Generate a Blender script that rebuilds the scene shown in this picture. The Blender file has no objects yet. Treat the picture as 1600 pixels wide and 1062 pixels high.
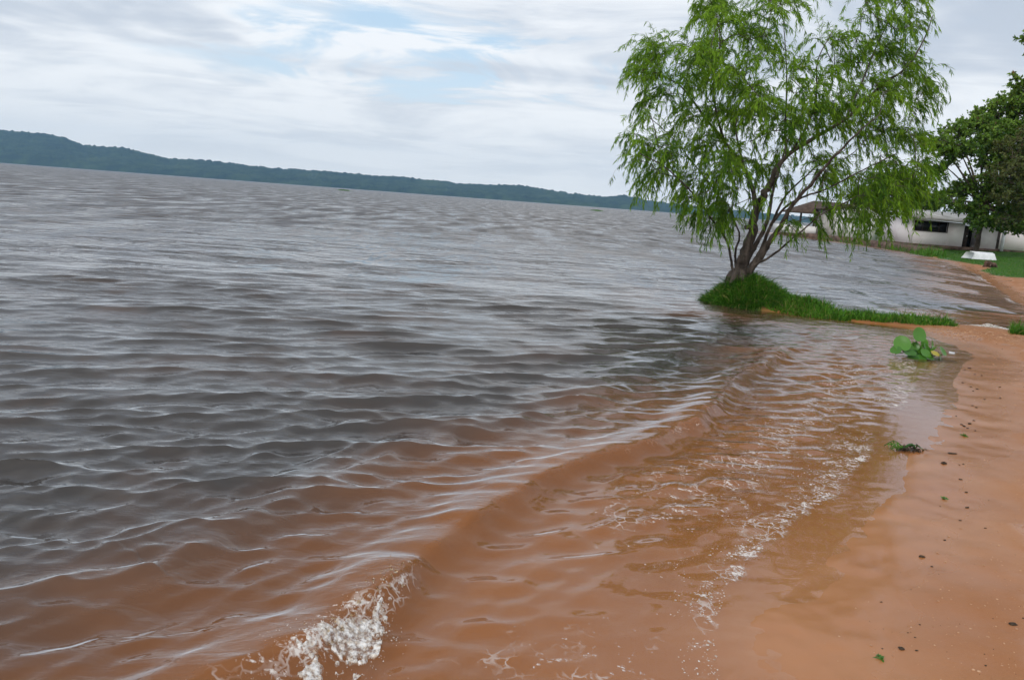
import bpy, math, random
import numpy as np
from math import radians, sin, cos, pi, atan, sqrt

# ------------------------------------------------------------------ camera
scene = bpy.context.scene
FPX, CAM_H = 1220.0, 1.7
PITCH = atan(217 / FPX)
ROLL = atan(0.0742)
_F = np.array([0, cos(PITCH), -sin(PITCH)])
_U0 = np.array([0, sin(PITCH), cos(PITCH)])
_R = cos(ROLL) * np.array([1.0, 0, 0]) + sin(ROLL) * _U0
_U = -sin(ROLL) * np.array([1.0, 0, 0]) + cos(ROLL) * _U0
cam_data = bpy.data.cameras.new('camera')
cam = bpy.data.objects.new('camera', cam_data)
scene.collection.objects.link(cam)
from mathutils import Matrix, Vector
M = Matrix(((_R[0], _U[0], -_F[0], 0), (_R[1], _U[1], -_F[1], 0), (_R[2], _U[2], -_F[2], CAM_H), (0, 0, 0, 1)))
cam.matrix_world = M
cam_data.sensor_width = 36.0
cam_data.lens = 36.0 * FPX / 1600.0
cam_data.clip_start = 0.05
cam_data.clip_end = 30000
scene.camera = cam

# ------------------------------------------------------------------ sky and sun
SUN_EL, SUN_AZ = radians(38), radians(205)      # azimuth clockwise from +Y: behind the camera, to the left
world = bpy.data.worlds.new('World')
scene.world = world
world.use_nodes = True
wt = world.node_tree
wt.nodes.clear()


class NT:
    """tiny helper to write node trees"""
    def __init__(s, tree): s.t = tree
    def n(s, typ, **kw):
        nd = s.t.nodes.new(typ)
        for k, v in kw.items(): setattr(nd, k, v)
        return nd
    def link(s, a, b): s.t.links.new(a, b)
    def put(s, sock, v):
        if hasattr(v, 'is_output'): s.link(v, sock)
        elif v is not None: sock.default_value = v
    def math(s, op, a, b=None, c=None, clamp=False):
        nd = s.n('ShaderNodeMath', operation=op, use_clamp=clamp)
        s.put(nd.inputs[0], a); s.put(nd.inputs[1], b); s.put(nd.inputs[2], c)
        return nd.outputs[0]
    def vmath(s, op, a, b=None):
        nd = s.n('ShaderNodeVectorMath', operation=op)
        s.put(nd.inputs[0], a); s.put(nd.inputs[1], b)
        return nd.outputs[0]
    def mix(s, f, a, b):
        nd = s.n('ShaderNodeMix', data_type='RGBA', clamp_factor=True)
        s.put(nd.inputs[0], f); s.put(nd.inputs[6], a); s.put(nd.inputs[7], b)
        return nd.outputs[2]
    def ramp(s, f, lo, hi, a=0.0, b=1.0):
        nd = s.n('ShaderNodeMapRange', interpolation_type='SMOOTHSTEP')
        s.put(nd.inputs[0], f); s.put(nd.inputs[1], lo); s.put(nd.inputs[2], hi)
        s.put(nd.inputs[3], a); s.put(nd.inputs[4], b)
        return nd.outputs[0]
    def noise(s, vec, scale, detail=4, rough=0.55, dist=0.0, color=False):
        nd = s.n('ShaderNodeTexNoise')
        s.put(nd.inputs['Vector'], vec); nd.inputs['Scale'].default_value = scale
        nd.inputs['Detail'].default_value = detail; nd.inputs['Roughness'].default_value = rough
        nd.inputs['Distortion'].default_value = dist
        return nd.outputs[1 if color else 0]
    def comb(s, x, y, z):
        nd = s.n('ShaderNodeCombineXYZ')
        s.put(nd.inputs[0], x); s.put(nd.inputs[1], y); s.put(nd.inputs[2], z)
        return nd.outputs[0]


def rgb(r, g, b): return (r, g, b, 1.0)


w = NT(wt)
sky = w.n('ShaderNodeTexSky', sky_type='NISHITA', sun_disc=False)
sky.sun_elevation = SUN_EL
sky.sun_rotation = SUN_AZ
sky.air_density = 1.0; sky.dust_density = 1.5
tc = w.n('ShaderNodeTexCoord')
sep = w.n('ShaderNodeSeparateXYZ'); w.link(tc.outputs['Generated'], sep.inputs[0])
dx, dy, dz = sep.outputs
el = w.math('MAXIMUM', dz, 0.0)
den = w.math('ADD', el, 0.11)
px = w.math('DIVIDE', dx, den); py = w.math('DIVIDE', dy, den)
pv = w.comb(w.math('MULTIPLY', px, 0.8), py, 0.0)
nA = w.noise(pv, 0.62, 4, 0.58, 0.5)
nB = w.noise(w.vmath('ADD', pv, (7.3, 2.1, 4.0)), 1.5, 5, 0.62, 0.8)
nC = w.noise(w.vmath('ADD', pv, (1.9, 8.4, 1.0)), 0.33, 2, 0.5, 0.2)
K = 10.0                                            # background strength is 0.1
# cloud sheet, from grey-blue underside to white where it thins
lum = w.math('ADD', w.math('MULTIPLY', nA, 0.72), w.math('MULTIPLY', nB, 0.28))
cl = w.mix(w.ramp(lum, 0.41, 0.57), rgb(0.43 * K, 0.50 * K, 0.61 * K), rgb(0.86 * K, 0.89 * K, 0.93 * K))
# thin places: open sky. one larger opening ahead and to the left of the lake, others where the sheet is thin
gx = w.math('ADD', px, 0.95); gy = w.math('SUBTRACT', py, 3.75)
gx = w.math('ADD', gx, w.math('MULTIPLY', gy, 0.25))
gx = w.math('ADD', gx, w.math('MULTIPLY', w.math('SUBTRACT', nB, 0.5), 4.0)); gy = w.math('ADD', gy, w.math('MULTIPLY', w.math('SUBTRACT', nA, 0.5), 4.5))
g2 = w.math('ADD', w.math('POWER', w.math('DIVIDE', gx, 1.0), 2.0), w.math('POWER', w.math('DIVIDE', gy, 0.62), 2.0))
gap = w.math('MULTIPLY', w.math('EXPONENT', w.math('MULTIPLY', g2, -1.0)), 0.85)
openness = w.math('ADD', gap, w.math('MULTIPLY', w.math('SUBTRACT', 0.5, nB), 1.7))
openness = w.math('ADD', openness, w.math('MULTIPLY', w.math('SUBTRACT', nC, 0.5), 0.5))
op = w.ramp(openness, 0.20, 0.80)
veil = w.mix(0.55, sky.outputs[0], rgb(0.46 * K, 0.74 * K, 1.0 * K))
col = w.mix(op, cl, veil)
# pale, even sky low over the far shore
low = w.math('EXPONENT', w.math('MULTIPLY', el, -7.5))
col = w.mix(w.math('MULTIPLY', low, 1.0), col, rgb(0.92 * K, 0.95 * K, 0.96 * K))
bg = w.n('ShaderNodeBackground'); bg.inputs[1].default_value = 0.1
w.link(col, bg.inputs[0])
wo = w.n('ShaderNodeOutputWorld'); w.link(bg.outputs[0], wo.inputs[0])

sun_d = bpy.data.lights.new('sun', 'SUN')
sun_d.energy = 1.4; sun_d.angle = radians(24); sun_d.color = (1.0, 0.96, 0.9)
sun = bpy.data.objects.new('sun', sun_d)
scene.collection.objects.link(sun)
sdir = Vector((sin(SUN_AZ) * cos(SUN_EL), cos(SUN_AZ) * cos(SUN_EL), sin(SUN_EL)))
sun.rotation_euler = sdir.to_track_quat('Z', 'Y').to_euler()

scene.view_settings.view_transform = 'Standard'
scene.view_settings.look = 'None'
scene.view_settings.exposure = 0.18
scene.view_settings.gamma = 1.0
scene.render.engine = 'CYCLES'
scene.cycles.max_bounces = 6
scene.cycles.diffuse_bounces = 2
scene.cycles.glossy_bounces = 3
scene.cycles.adaptive_threshold = 0.02
scene.cycles.transparent_max_bounces = 12
scene.cycles.volume_bounces = 0
scene.cycles.use_denoising = True

# ------------------------------------------------------------------ helpers
COL = scene.collection
rng = np.random.default_rng(11)
CAMP = np.array([0, 0, CAM_H])


def at(px, py, Y):
    """world point on the plane y = Y seen at photo pixel px, py"""
    d = _F * FPX + _R * (px - 800) - _U * (py - 531)
    return CAMP + d * (Y / d[1])


def gp(px, py, z=0.0):
    d = _F * FPX + _R * (px - 800) - _U * (py - 531)
    return CAMP + d * ((z - CAM_H) / d[2])


def tag(o, label=None, cat=None, group=None, kind=None):
    if label: o['label'] = label
    if cat: o['category'] = cat
    if group: o['group'] = group
    if kind: o['kind'] = kind
    return o


def empty(name, loc=(0, 0, 0), rz=0.0):
    o = bpy.data.objects.new(name, None)
    o.location = loc; o.rotation_euler = (0, 0, rz)
    o.empty_display_size = 0.2
    COL.objects.link(o)
    return o


def make(name, verts, faces, mat, parent=None, smooth=False, attrs=None, local=False):
    """one mesh object. faces: int array (n,3) or (n,4), or list of lists. verts in world coords unless local"""
    me = bpy.data.meshes.new(name)
    verts = np.asarray(verts, dtype=np.float32)
    if isinstance(faces, list):
        ln = np.array([len(f) for f in faces], dtype=np.int32)
        idx = np.array([i for f in faces for i in f], dtype=np.int32)
    else:
        faces = np.asarray(faces, dtype=np.int32)
        ln = np.full(len(faces), faces.shape[1], dtype=np.int32)
        idx = faces.ravel()
    me.vertices.add(len(verts)); me.vertices.foreach_set('co', verts.ravel())
    me.loops.add(len(idx)); me.loops.foreach_set('vertex_index', idx)
    st = np.zeros(len(ln), dtype=np.int32); st[1:] = np.cumsum(ln)[:-1]
    me.polygons.add(len(ln)); me.polygons.foreach_set('loop_start', st)
    try: me.polygons.foreach_set('loop_total', ln)
    except Exception: pass
    if smooth: me.polygons.foreach_set('use_smooth', np.ones(len(ln), dtype=bool))
    me.update(calc_edges=True)
    for k, v in (attrs or {}).items():
        a = me.attributes.new(k, 'FLOAT', 'POINT')
        a.data.foreach_set('value', np.asarray(v, dtype=np.float32))
    if mat: me.materials.append(mat)
    o = bpy.data.objects.new(name, me)
    COL.objects.link(o)
    if parent is not None:
        o.parent = parent
        if not local:
            bpy.context.view_layer.update() if False else None
            o.matrix_parent_inverse = Matrix.LocRotScale(parent.location, parent.rotation_euler, None).inverted()
    return o


class MB:
    """collects shapes into one mesh"""
    def __init__(s): s.v = []; s.f = []; s.n = 0; s.a = []
    def add(s, v, f, a=0.0):
        v = np.asarray(v, dtype=float).reshape(-1, 3)
        for q in f: s.f.append([int(i) + s.n for i in q])
        s.v.append(v); s.n += len(v); s.a.append(np.full(len(v), a))
        return s
    def box(s, lo, hi, a=0.0):
        x0, y0, z0 = lo; x1, y1, z1 = hi
        v = [(x0, y0, z0), (x1, y0, z0), (x1, y1, z0), (x0, y1, z0), (x0, y0, z1), (x1, y0, z1), (x1, y1, z1), (x0, y1, z1)]
        return s.add(v, [(0, 3, 2, 1), (4, 5, 6, 7), (0, 1, 5, 4), (1, 2, 6, 5), (2, 3, 7, 6), (3, 0, 4, 7)], a)
    def tube(s, pts, rad, sides=7, wob=0.0, a=0.0, cap=True):
        v, f = tube_np(np.asarray(pts, float), np.asarray(rad, float), sides, wob)
        f = f.tolist()
        if cap:
            n = len(pts)
            f.append(list(range(sides))[::-1]); f.append([(n - 1) * sides + i for i in range(sides)])
        return s.add(v, f, a)
    def blob(s, c, r, amp=0.25, seg=10, rings=7, seed=0, a=0.0):
        rg = np.random.default_rng(seed)
        ph = rg.uniform(0, 6.28, (5, 3)); fr = rg.normal(0, 2.0, (5, 3))
        vs = []
        for i in range(rings + 1):
            t = pi * i / rings
            for j in range(seg):
                p = 2 * pi * j / seg
                d = np.array([sin(t) * cos(p), sin(t) * sin(p), cos(t)])
                k = 1 + amp * sum(sin(fr[q] @ d + ph[q, 0]) for q in range(5)) / 2.5
                vs.append(np.array(c) + d * np.array(r) * k)
        f = []
        for i in range(rings):
            for j in range(seg):
                j2 = (j + 1) % seg
                f.append((i * seg + j, (i + 1) * seg + j, (i + 1) * seg + j2, i * seg + j2))
        return s.add(vs, f, a)
    def build(s, name, mat, parent=None, smooth=False, attr=None, local=False):
        v = np.concatenate(s.v)
        return make(name, v, s.f, mat, parent, smooth, {attr: np.concatenate(s.a)} if attr else None, local)


def tube_np(pts, rad, sides=6, wob=0.0):
    n = len(pts)
    t = np.gradient(pts, axis=0)
    t /= np.linalg.norm(t, axis=1)[:, None] + 1e-9
    ref = np.array([0.13, 0.97, 0.2])
    u = np.cross(t, ref); bad = np.linalg.norm(u, axis=1) < 0.1
    u[bad] = np.cross(t[bad], np.array([1.0, 0, 0]))
    u /= np.linalg.norm(u, axis=1)[:, None]
    v = np.cross(t, u)
    ang = np.arange(sides) * 2 * pi / sides
    R = rad[:, None] * (1 + wob * rng.normal(0, 1, (n, sides)))
    P = pts[:, None, :] + R[..., None] * (np.cos(ang)[None, :, None] * u[:, None, :] + np.sin(ang)[None, :, None] * v[:, None, :])
    i = np.arange(n - 1)[:, None] * sides; j = np.arange(sides)[None, :]; j2 = (j + 1) % sides
    f = np.stack([i + j, i + j2, i + sides + j2, i + sides + j], -1).reshape(-1, 4)
    return P.reshape(-1, 3), f


def smooth_line(pts, n):
    """resample a polyline as a Catmull-Rom curve"""
    p = np.asarray(pts, float)
    if len(p) < 3:
        t = np.linspace(0, 1, n)[:, None]
        return p[0] * (1 - t) + p[-1] * t
    q = np.vstack([2 * p[0] - p[1], p, 2 * p[-1] - p[-2]])
    T = np.linspace(0, len(p) - 1 - 1e-6, n)
    i = T.astype(int); u = (T - i)[:, None]
    a, b, c, d = q[i], q[i + 1], q[i + 2], q[i + 3]
    return 0.5 * ((2 * b) + (-a + c) * u + (2 * a - 5 * b + 4 * c - d) * u ** 2 + (-a + 3 * b - 3 * c + d) * u ** 3)


def sstep(x, a, b):
    t = np.clip((x - a) / (b - a), 0, 1)
    return t * t * (3 - 2 * t)


_perm = np.random.default_rng(5).uniform(-1, 1, (256, 256))


def vnoise(x, y):
    """smooth value noise in [-1,1]"""
    xi = np.floor(x).astype(int); yi = np.floor(y).astype(int)
    fx = x - xi; fy = y - yi
    fx = fx * fx * (3 - 2 * fx); fy = fy * fy * (3 - 2 * fy)
    a = _perm[xi & 255, yi & 255]; b = _perm[(xi + 1) & 255, yi & 255]
    c = _perm[xi & 255, (yi + 1) & 255]; d = _perm[(xi + 1) & 255, (yi + 1) & 255]
    return (a * (1 - fx) + b * fx) * (1 - fy) + (c * (1 - fx) + d * fx) * fy


def fbm(x, y, o=4):
    s = 0; a = 1.0; t = 0
    for k in range(o):
        s = s + a * vnoise(x * 2 ** k + 17.3 * k, y * 2 ** k + 9.1 * k); t += a; a *= 0.5
    return s / t


def seg_dist(x, y, poly, closed=False):
    """distance, arclength parameter and side (+ = right of travel) to a polyline"""
    P = np.asarray(poly, float)
    if closed: P = np.vstack([P, P[:1]])
    best = np.full(x.shape, 1e18); par = np.zeros(x.shape); side = np.zeros(x.shape)
    for k in range(len(P) - 1):
        ax, ay = P[k]; bx, by = P[k + 1]
        ex, ey = bx - ax, by - ay
        t = np.clip(((x - ax) * ex + (y - ay) * ey) / (ex * ex + ey * ey), 0, 1)
        d = (x - ax - t * ex) ** 2 + (y - ay - t * ey) ** 2
        m = d < best
        best = np.where(m, d, best); par = np.where(m, k + t, par)
        side = np.where(m, -(ex * (y - ay) - ey * (x - ax)), side)
    return np.sqrt(best), par, np.sign(side)


def inside(x, y, poly):
    c = np.zeros(x.shape, bool)
    n = len(poly)
    for k in range(n):
        ax, ay = poly[k]; bx, by = poly[(k + 1) % n]
        if ay == by: continue
        m = ((ay > y) != (by > y)) & (x < (bx - ax) * (y - ay) / (by - ay) + ax)
        c ^= m
    return c


# ------------------------------------------------------------------ materials
def material(name):
    m = bpy.data.materials.new(name)
    m.use_nodes = True
    m.node_tree.nodes.clear()
    t = NT(m.node_tree)
    out = t.n('ShaderNodeOutputMaterial')
    return m, t, out


def simple(name, c1, c2, scale=4.0, rough=0.8, bump=0.0, bscale=None, detail=5, lo=0.35, hi=0.65, spec=0.3, stretch=(1, 1, 1), attr=None):
    m, t, out = material(name)
    co = t.n('ShaderNodeTexCoord').outputs['Object']
    vec = t.vmath('MULTIPLY', co, stretch)
    nz = t.noise(vec, scale, detail, 0.6)
    col = t.mix(t.ramp(nz, lo, hi), rgb(*c1), rgb(*c2))
    b = t.n('ShaderNodeBsdfPrincipled')
    t.link(col, b.inputs['Base Color']); b.inputs['Roughness'].default_value = rough
    b.inputs['Specular IOR Level'].default_value = spec
    if bump:
        bp = t.n('ShaderNodeBump'); bp.inputs['Strength'].default_value = 1.0; bp.inputs['Distance'].default_value = bump
        t.link(t.noise(vec, bscale or scale * 3, 5, 0.65), bp.inputs['Height'])
        t.link(bp.outputs[0], b.inputs['Normal'])
    t.link(b.outputs[0], out.inputs[0])
    return m


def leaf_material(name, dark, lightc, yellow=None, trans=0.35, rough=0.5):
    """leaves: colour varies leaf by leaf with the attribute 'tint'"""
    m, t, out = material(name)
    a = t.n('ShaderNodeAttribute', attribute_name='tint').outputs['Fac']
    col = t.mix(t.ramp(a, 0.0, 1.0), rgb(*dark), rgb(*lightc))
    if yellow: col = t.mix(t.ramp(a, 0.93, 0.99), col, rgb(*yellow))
    b = t.n('ShaderNodeBsdfPrincipled')
    t.link(col, b.inputs['Base Color']); b.inputs['Roughness'].default_value = rough
    b.inputs['Specular IOR Level'].default_value = 0.16
    tr = t.n('ShaderNodeBsdfTranslucent')
    t.link(t.mix(0.5, col, rgb(lightc[0] * 1.3, lightc[1] * 1.25, lightc[2] * 0.7)), tr.inputs[0])
    mx = t.n('ShaderNodeMixShader'); mx.inputs[0].default_value = trans
    t.link(b.outputs[0], mx.inputs[1]); t.link(tr.outputs[0], mx.inputs[2])
    t.link(mx.outputs[0], out.inputs[0])
    return m


MAT = {}
MAT['bark'] = simple('bark', (0.032, 0.025, 0.02), (0.115, 0.092, 0.076), 9, 0.9, 0.012, 30, stretch=(1, 1, 0.3))
MAT['bark_far'] = simple('bark_far', (0.06, 0.045, 0.035), (0.13, 0.10, 0.08), 3, 0.9)
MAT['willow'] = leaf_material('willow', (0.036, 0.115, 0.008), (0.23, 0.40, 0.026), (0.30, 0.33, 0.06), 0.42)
MAT['leaf_dark'] = leaf_material('leaf_dark', (0.04, 0.10, 0.015), (0.175, 0.29, 0.04), (0.16, 0.10, 0.05), 0.25)
MAT['leaf_olive'] = leaf_material('leaf_olive', (0.045, 0.075, 0.02), (0.13, 0.15, 0.045), (0.16, 0.085, 0.05), 0.25)
MAT['grass'] = leaf_material('grass', (0.022, 0.08, 0.009), (0.12, 0.30, 0.026), (0.30, 0.27, 0.09), 0.3)
MAT['lawn'] = leaf_material('lawn', (0.035, 0.11, 0.012), (0.09, 0.23, 0.03), (0.20, 0.20, 0.07), 0.25)
MAT['white_wall'] = simple('white_wall', (0.60, 0.57, 0.53), (0.84, 0.83, 0.81), 0.9, 0.9, 0.004, 12, lo=0.25, hi=0.6)
MAT['pink_wall'] = simple('pink_wall', (0.70, 0.63, 0.61), (0.82, 0.77, 0.75), 0.8, 0.9, 0.004, 12, lo=0.25, hi=0.6)
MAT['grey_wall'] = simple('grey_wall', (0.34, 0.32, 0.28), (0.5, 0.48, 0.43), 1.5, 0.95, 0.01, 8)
MAT['roof_tile'] = simple('roof_tile', (0.05, 0.034, 0.026), (0.10, 0.068, 0.05), 2.5, 0.9, 0.03, 6)
MAT['roof_sheet'] = simple('roof_sheet', (0.34, 0.32, 0.29), (0.55, 0.53, 0.49), 1.2, 0.85, 0.01, 6)
MAT['stone'] = simple('stone', (0.07, 0.045, 0.035), (0.19, 0.125, 0.095), 2.2, 0.95, 0.06, 4)
MAT['dark_wood'] = simple('dark_wood', (0.03, 0.022, 0.018), (0.07, 0.05, 0.04), 5, 0.8)
MAT['white_paint'] = simple('white_paint', (0.72, 0.73, 0.73), (0.84, 0.84, 0.84), 2.0, 0.45, spec=0.5)
MAT['dark_glass'] = simple('dark_glass', (0.012, 0.012, 0.013), (0.02, 0.02, 0.022), 2.0, 0.25, spec=0.4)
MAT['clod'] = simple('clod', (0.025, 0.018, 0.013), (0.08, 0.055, 0.035), 40, 0.9, 0.004, 120)
MAT['pebble'] = simple('pebble', (0.34, 0.17, 0.09), (0.58, 0.36, 0.22), 18, 0.8)
MAT['rotten'] = simple('rotten', (0.05, 0.03, 0.022), (0.15, 0.09, 0.065), 8, 0.95, 0.02, 25)

# foam: wet white froth
m, t, out = material('foam')
co = t.n('ShaderNodeTexCoord').outputs['Object']
b = t.n('ShaderNodeBsdfPrincipled')
t.link(t.mix(t.ramp(t.noise(co, 42, 5, 0.7), 0.40, 0.56), rgb(0.56, 0.47, 0.38), rgb(0.80, 0.78, 0.75)), b.inputs['Base Color'])
b.inputs['Roughness'].default_value = 0.3; b.inputs['Specular IOR Level'].default_value = 0.5
tr = t.n('ShaderNodeBsdfTransparent'); tr.inputs[0].default_value = rgb(0.97, 0.93, 0.86)
mx = t.n('ShaderNodeMixShader'); t.link(t.ramp(t.noise(co, 30, 5, 0.7), 0.36, 0.58, 0.15, 0.95), mx.inputs[0])
t.link(tr.outputs[0], mx.inputs[1]); t.link(b.outputs[0], mx.inputs[2])
t.link(mx.outputs[0], out.inputs[0]); MAT['foam'] = m

# water drops and the thin lip of the breaking wave
m, t, out = material('spray')
g = t.n('ShaderNodeBsdfGlass'); g.inputs['Color'].default_value = rgb(0.93, 0.86, 0.74); g.inputs['IOR'].default_value = 1.33
g.inputs['Roughness'].default_value = 0.02
t.link(g.outputs[0], out.inputs[0]); MAT['spray'] = m

# sand: dry / damp / soaked by the attribute 'wet', lawn soil under the grass by 'lawn'
m, t, out = material('sand')
co = t.n('ShaderNodeTexCoord').outputs['Object']
wet = t.n('ShaderNodeAttribute', attribute_name='wet').outputs['Fac']
lawn = t.n('ShaderNodeAttribute', attribute_name='lawn').outputs['Fac']
n1 = t.noise(co, 1.1, 5, 0.6); n2 = t.noise(co, 260, 3, 0.7); n3 = t.noise(co, 38, 4, 0.65)
dry = t.mix(t.ramp(n1, 0.3, 0.7), rgb(0.335, 0.170, 0.093), rgb(0.41, 0.224, 0.132))
dry = t.mix(t.ramp(n2, 0.52, 0.75, 0, 0.5), dry, rgb(0.60, 0.36, 0.22))
dry = t.mix(t.ramp(n2, 0.46, 0.25, 0, 0.8), dry, rgb(0.20, 0.09, 0.045))
dry = t.mix(t.ramp(n3, 0.52, 0.75, 0, 0.4), dry, rgb(0.27, 0.13, 0.065))
n4 = t.noise(co, 7.0, 5, 0.7)
dry = t.mix(t.ramp(n4, 0.5, 0.72, 0, 0.45), dry, rgb(0.25, 0.118, 0.058))
dry = t.mix(t.ramp(t.noise(co, 95.0, 3, 0.7), 0.56, 0.72, 0, 0.5), dry, rgb(0.20, 0.10, 0.055))
wetc = t.mix(t.ramp(n1, 0.3, 0.7), rgb(0.345, 0.125, 0.034), rgb(0.40, 0.160, 0.052))
wetc = t.mix(t.ramp(n2, 0.45, 0.8, 0, 0.25), wetc, rgb(0.42, 0.2, 0.09))
col = t.mix(wet, dry, wetc)
col = t.mix(lawn, col, t.mix(t.ramp(t.noise(co, 3.0, 5), 0.35, 0.65), rgb(0.03, 0.085, 0.012), rgb(0.07, 0.14, 0.025)))
b = t.n('ShaderNodeBsdfPrincipled')
t.link(col, b.inputs['Base Color'])
t.link(t.ramp(wet, 0.45, 1.0, 0.92, 0.22), b.inputs['Roughness'])
t.link(t.ramp(wet, 0.45, 1.0, 0.15, 0.5), b.inputs['Specular IOR Level'])
bp = t.n('ShaderNodeBump'); bp.inputs['Distance'].default_value = 0.011
hgt = t.math('ADD', t.math('MULTIPLY', n2, 0.22), t.math('MULTIPLY', t.noise(co, 14, 5, 0.65), 1.2))
t.link(hgt, bp.inputs['Height']); t.link(t.ramp(wet, 0.3, 1.0, 1.0, 0.10), bp.inputs['Strength'])
t.link(bp.outputs[0], b.inputs['Normal'])
t.link(b.outputs[0], out.inputs[0]); MAT['sand'] = m

# lake water: clear film over the sand, clouded by silt as it deepens
m, t, out = material('lake_water')
co = t.n('ShaderNodeTexCoord').outputs['Object']
depth = t.n('ShaderNodeAttribute', attribute_name='depth').outputs['Fac']
stir = t.n('ShaderNodeAttribute', attribute_name='stir').outputs['Fac']
foam = t.n('ShaderNodeAttribute', attribute_name='foam').outputs['Fac']
rip = t.n('ShaderNodeAttribute', attribute_name='ripple').outputs['Fac']
turb = t.math('SUBTRACT', 1.0, t.math('EXPONENT', t.math('MULTIPLY', depth, -7.0)))
nbig = t.noise(co, 0.9, 4, 0.55, 0.6)
st2 = t.math('ADD', stir, t.math('MULTIPLY', t.math('SUBTRACT', nbig, 0.5), 0.35), clamp=True)
tcol = t.mix(st2, rgb(0.060, 0.054, 0.050), rgb(0.345, 0.122, 0.028))
dif = t.n('ShaderNodeBsdfDiffuse'); t.link(tcol, dif.inputs[0])
trn = t.n('ShaderNodeBsdfTransparent'); trn.inputs[0].default_value = rgb(1.0, 0.98, 0.94)
body = t.n('ShaderNodeMixShader'); t.link(turb, body.inputs[0]); t.link(trn.outputs[0], body.inputs[1]); t.link(dif.outputs[0], body.inputs[2])
bump = t.n('ShaderNodeBump'); bump.inputs['Distance'].default_value = 0.03
mp = t.n('ShaderNodeMapping'); mp.inputs['Rotation'].default_value = (0, 0, radians(-14)); mp.inputs['Scale'].default_value = (0.42, 1.0, 1.0)
t.link(co, mp.inputs[0]); cs = mp.outputs[0]
far = t.n('ShaderNodeAttribute', attribute_name='far').outputs['Fac']
h = t.math('ADD', t.math('MULTIPLY', t.noise(cs, 20.0, 2, 0.6, 0.8), 0.40), t.math('MULTIPLY', t.noise(cs, 3.6, 3, 0.6, 0.5), 1.5))
h = t.math('ADD', h, t.math('MULTIPLY', t.ramp(far, 0.0, 0.35), t.math('MULTIPLY', t.noise(cs, 1.5, 3, 0.65, 0.4), 5.0)))
h = t.math('ADD', h, t.math('MULTIPLY', t.ramp(far, 0.35, 1.0), t.math('MULTIPLY', t.noise(cs, 0.32, 4, 0.7, 0.3), 22.0)))
t.link(h, bump.inputs['Height']); t.link(rip, bump.inputs['Strength'])
inc = t.n('ShaderNodeNewGeometry').outputs['Incoming']
dt = t.n('ShaderNodeVectorMath', operation='DOT_PRODUCT'); t.link(inc, dt.inputs[0]); t.link(bump.outputs[0], dt.inputs[1])
# keep the ripple normal on the viewer's side, as a surface too steep to be seen would be hidden
# far off only the facets turned to the viewer are seen; wind patches roughen the surface unevenly
mpg = t.n('ShaderNodeMapping'); mpg.inputs['Rotation'].default_value = (0, 0, radians(-6)); mpg.inputs['Scale'].default_value = (0.6, 0.16, 1.0)
t.link(co, mpg.inputs[0])
gusts = t.noise(mpg.outputs[0], 1.0, 4, 0.6, 0.3)
floor_ = t.math('ADD', t.ramp(far, 0.10, 0.85, 0.10, 0.165), t.math('MULTIPLY', t.ramp(far, 0.1, 0.6), t.math('MULTIPLY', t.math('SUBTRACT', gusts, 0.5), 0.9)))
floor_ = t.math('MAXIMUM', floor_, 0.05)
push = t.math('MAXIMUM', t.math('SUBTRACT', floor_, dt.outputs['Value']), 0.0)
sc_ = t.n('ShaderNodeVectorMath', operation='SCALE'); t.link(inc, sc_.inputs[0]); t.link(push, sc_.inputs['Scale'])
nrm_0 = t.vmath('NORMALIZE', t.vmath('ADD', bump.outputs[0], sc_.outputs[0]))
# a ray thrown down the back of a crest bounces up again off the next trough: turn it upward
rfl = t.n('ShaderNodeVectorMath', operation='REFLECT'); t.link(t.vmath('MULTIPLY', inc, (-1.0, -1.0, -1.0)), rfl.inputs[0]); t.link(nrm_0, rfl.inputs[1])
rs = t.n('ShaderNodeSeparateXYZ'); t.link(rfl.outputs[0], rs.inputs[0])
r_up = t.comb(rs.outputs[0], rs.outputs[1], t.math('MAXIMUM', t.math('ABSOLUTE', rs.outputs[2]), 0.03))
nrm_w = t.vmath('NORMALIZE', t.vmath('ADD', inc, t.vmath('NORMALIZE', r_up)))
dpos = t.math('MAXIMUM', dt.outputs['Value'], 0.0)
cosn = t.math('MAXIMUM', dpos, 0.04)
cosf = t.math('ADD', floor_, t.math('MULTIPLY', dpos, 0.85))
fw = t.ramp(far, 0.15, 0.7)
cosv = t.math('ADD', t.math('MULTIPLY', cosn, t.math('SUBTRACT', 1.0, fw)), t.math('MULTIPLY', cosf, fw))
refl = t.math('ADD', 0.02, t.math('MULTIPLY', 0.98, t.math('POWER', t.math('SUBTRACT', 1.0, cosv, clamp=True), 4.5)))
gl = t.n('ShaderNodeBsdfGlossy'); gl.inputs['Roughness'].default_value = 0.02; t.link(nrm_w, gl.inputs['Normal'])
surf = t.n('ShaderNodeMixShader'); t.link(refl, surf.inputs[0]); t.link(body.outputs[0], surf.inputs[1]); t.link(gl.outputs[0], surf.inputs[2])
mpf = t.n('ShaderNodeMapping'); mpf.inputs['Rotation'].default_value = (0, 0, radians(-25)); mpf.inputs['Scale'].default_value = (0.75, 1.2, 1.0)
t.link(co, mpf.inputs[0])
fn = t.math('ADD', t.math('MULTIPLY', t.noise(mpf.outputs[0], 9.0, 5, 0.68, 1.2), 0.62), t.math('MULTIPLY', t.noise(co, 60.0, 3, 0.65), 0.38))
fm = t.ramp(t.math('ADD', fn, t.math('MULTIPLY', foam, 0.30)), 0.655, 0.77)
vor = t.n('ShaderNodeTexVoronoi'); vor.feature = 'DISTANCE_TO_EDGE'; vor.inputs['Scale'].default_value = 13.0
t.link(t.vmath('ADD', co, t.vmath('MULTIPLY', t.noise(co, 7, 3, 0.6, 0, True), (0.16, 0.16, 0.0))), vor.inputs['Vector'])
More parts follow.
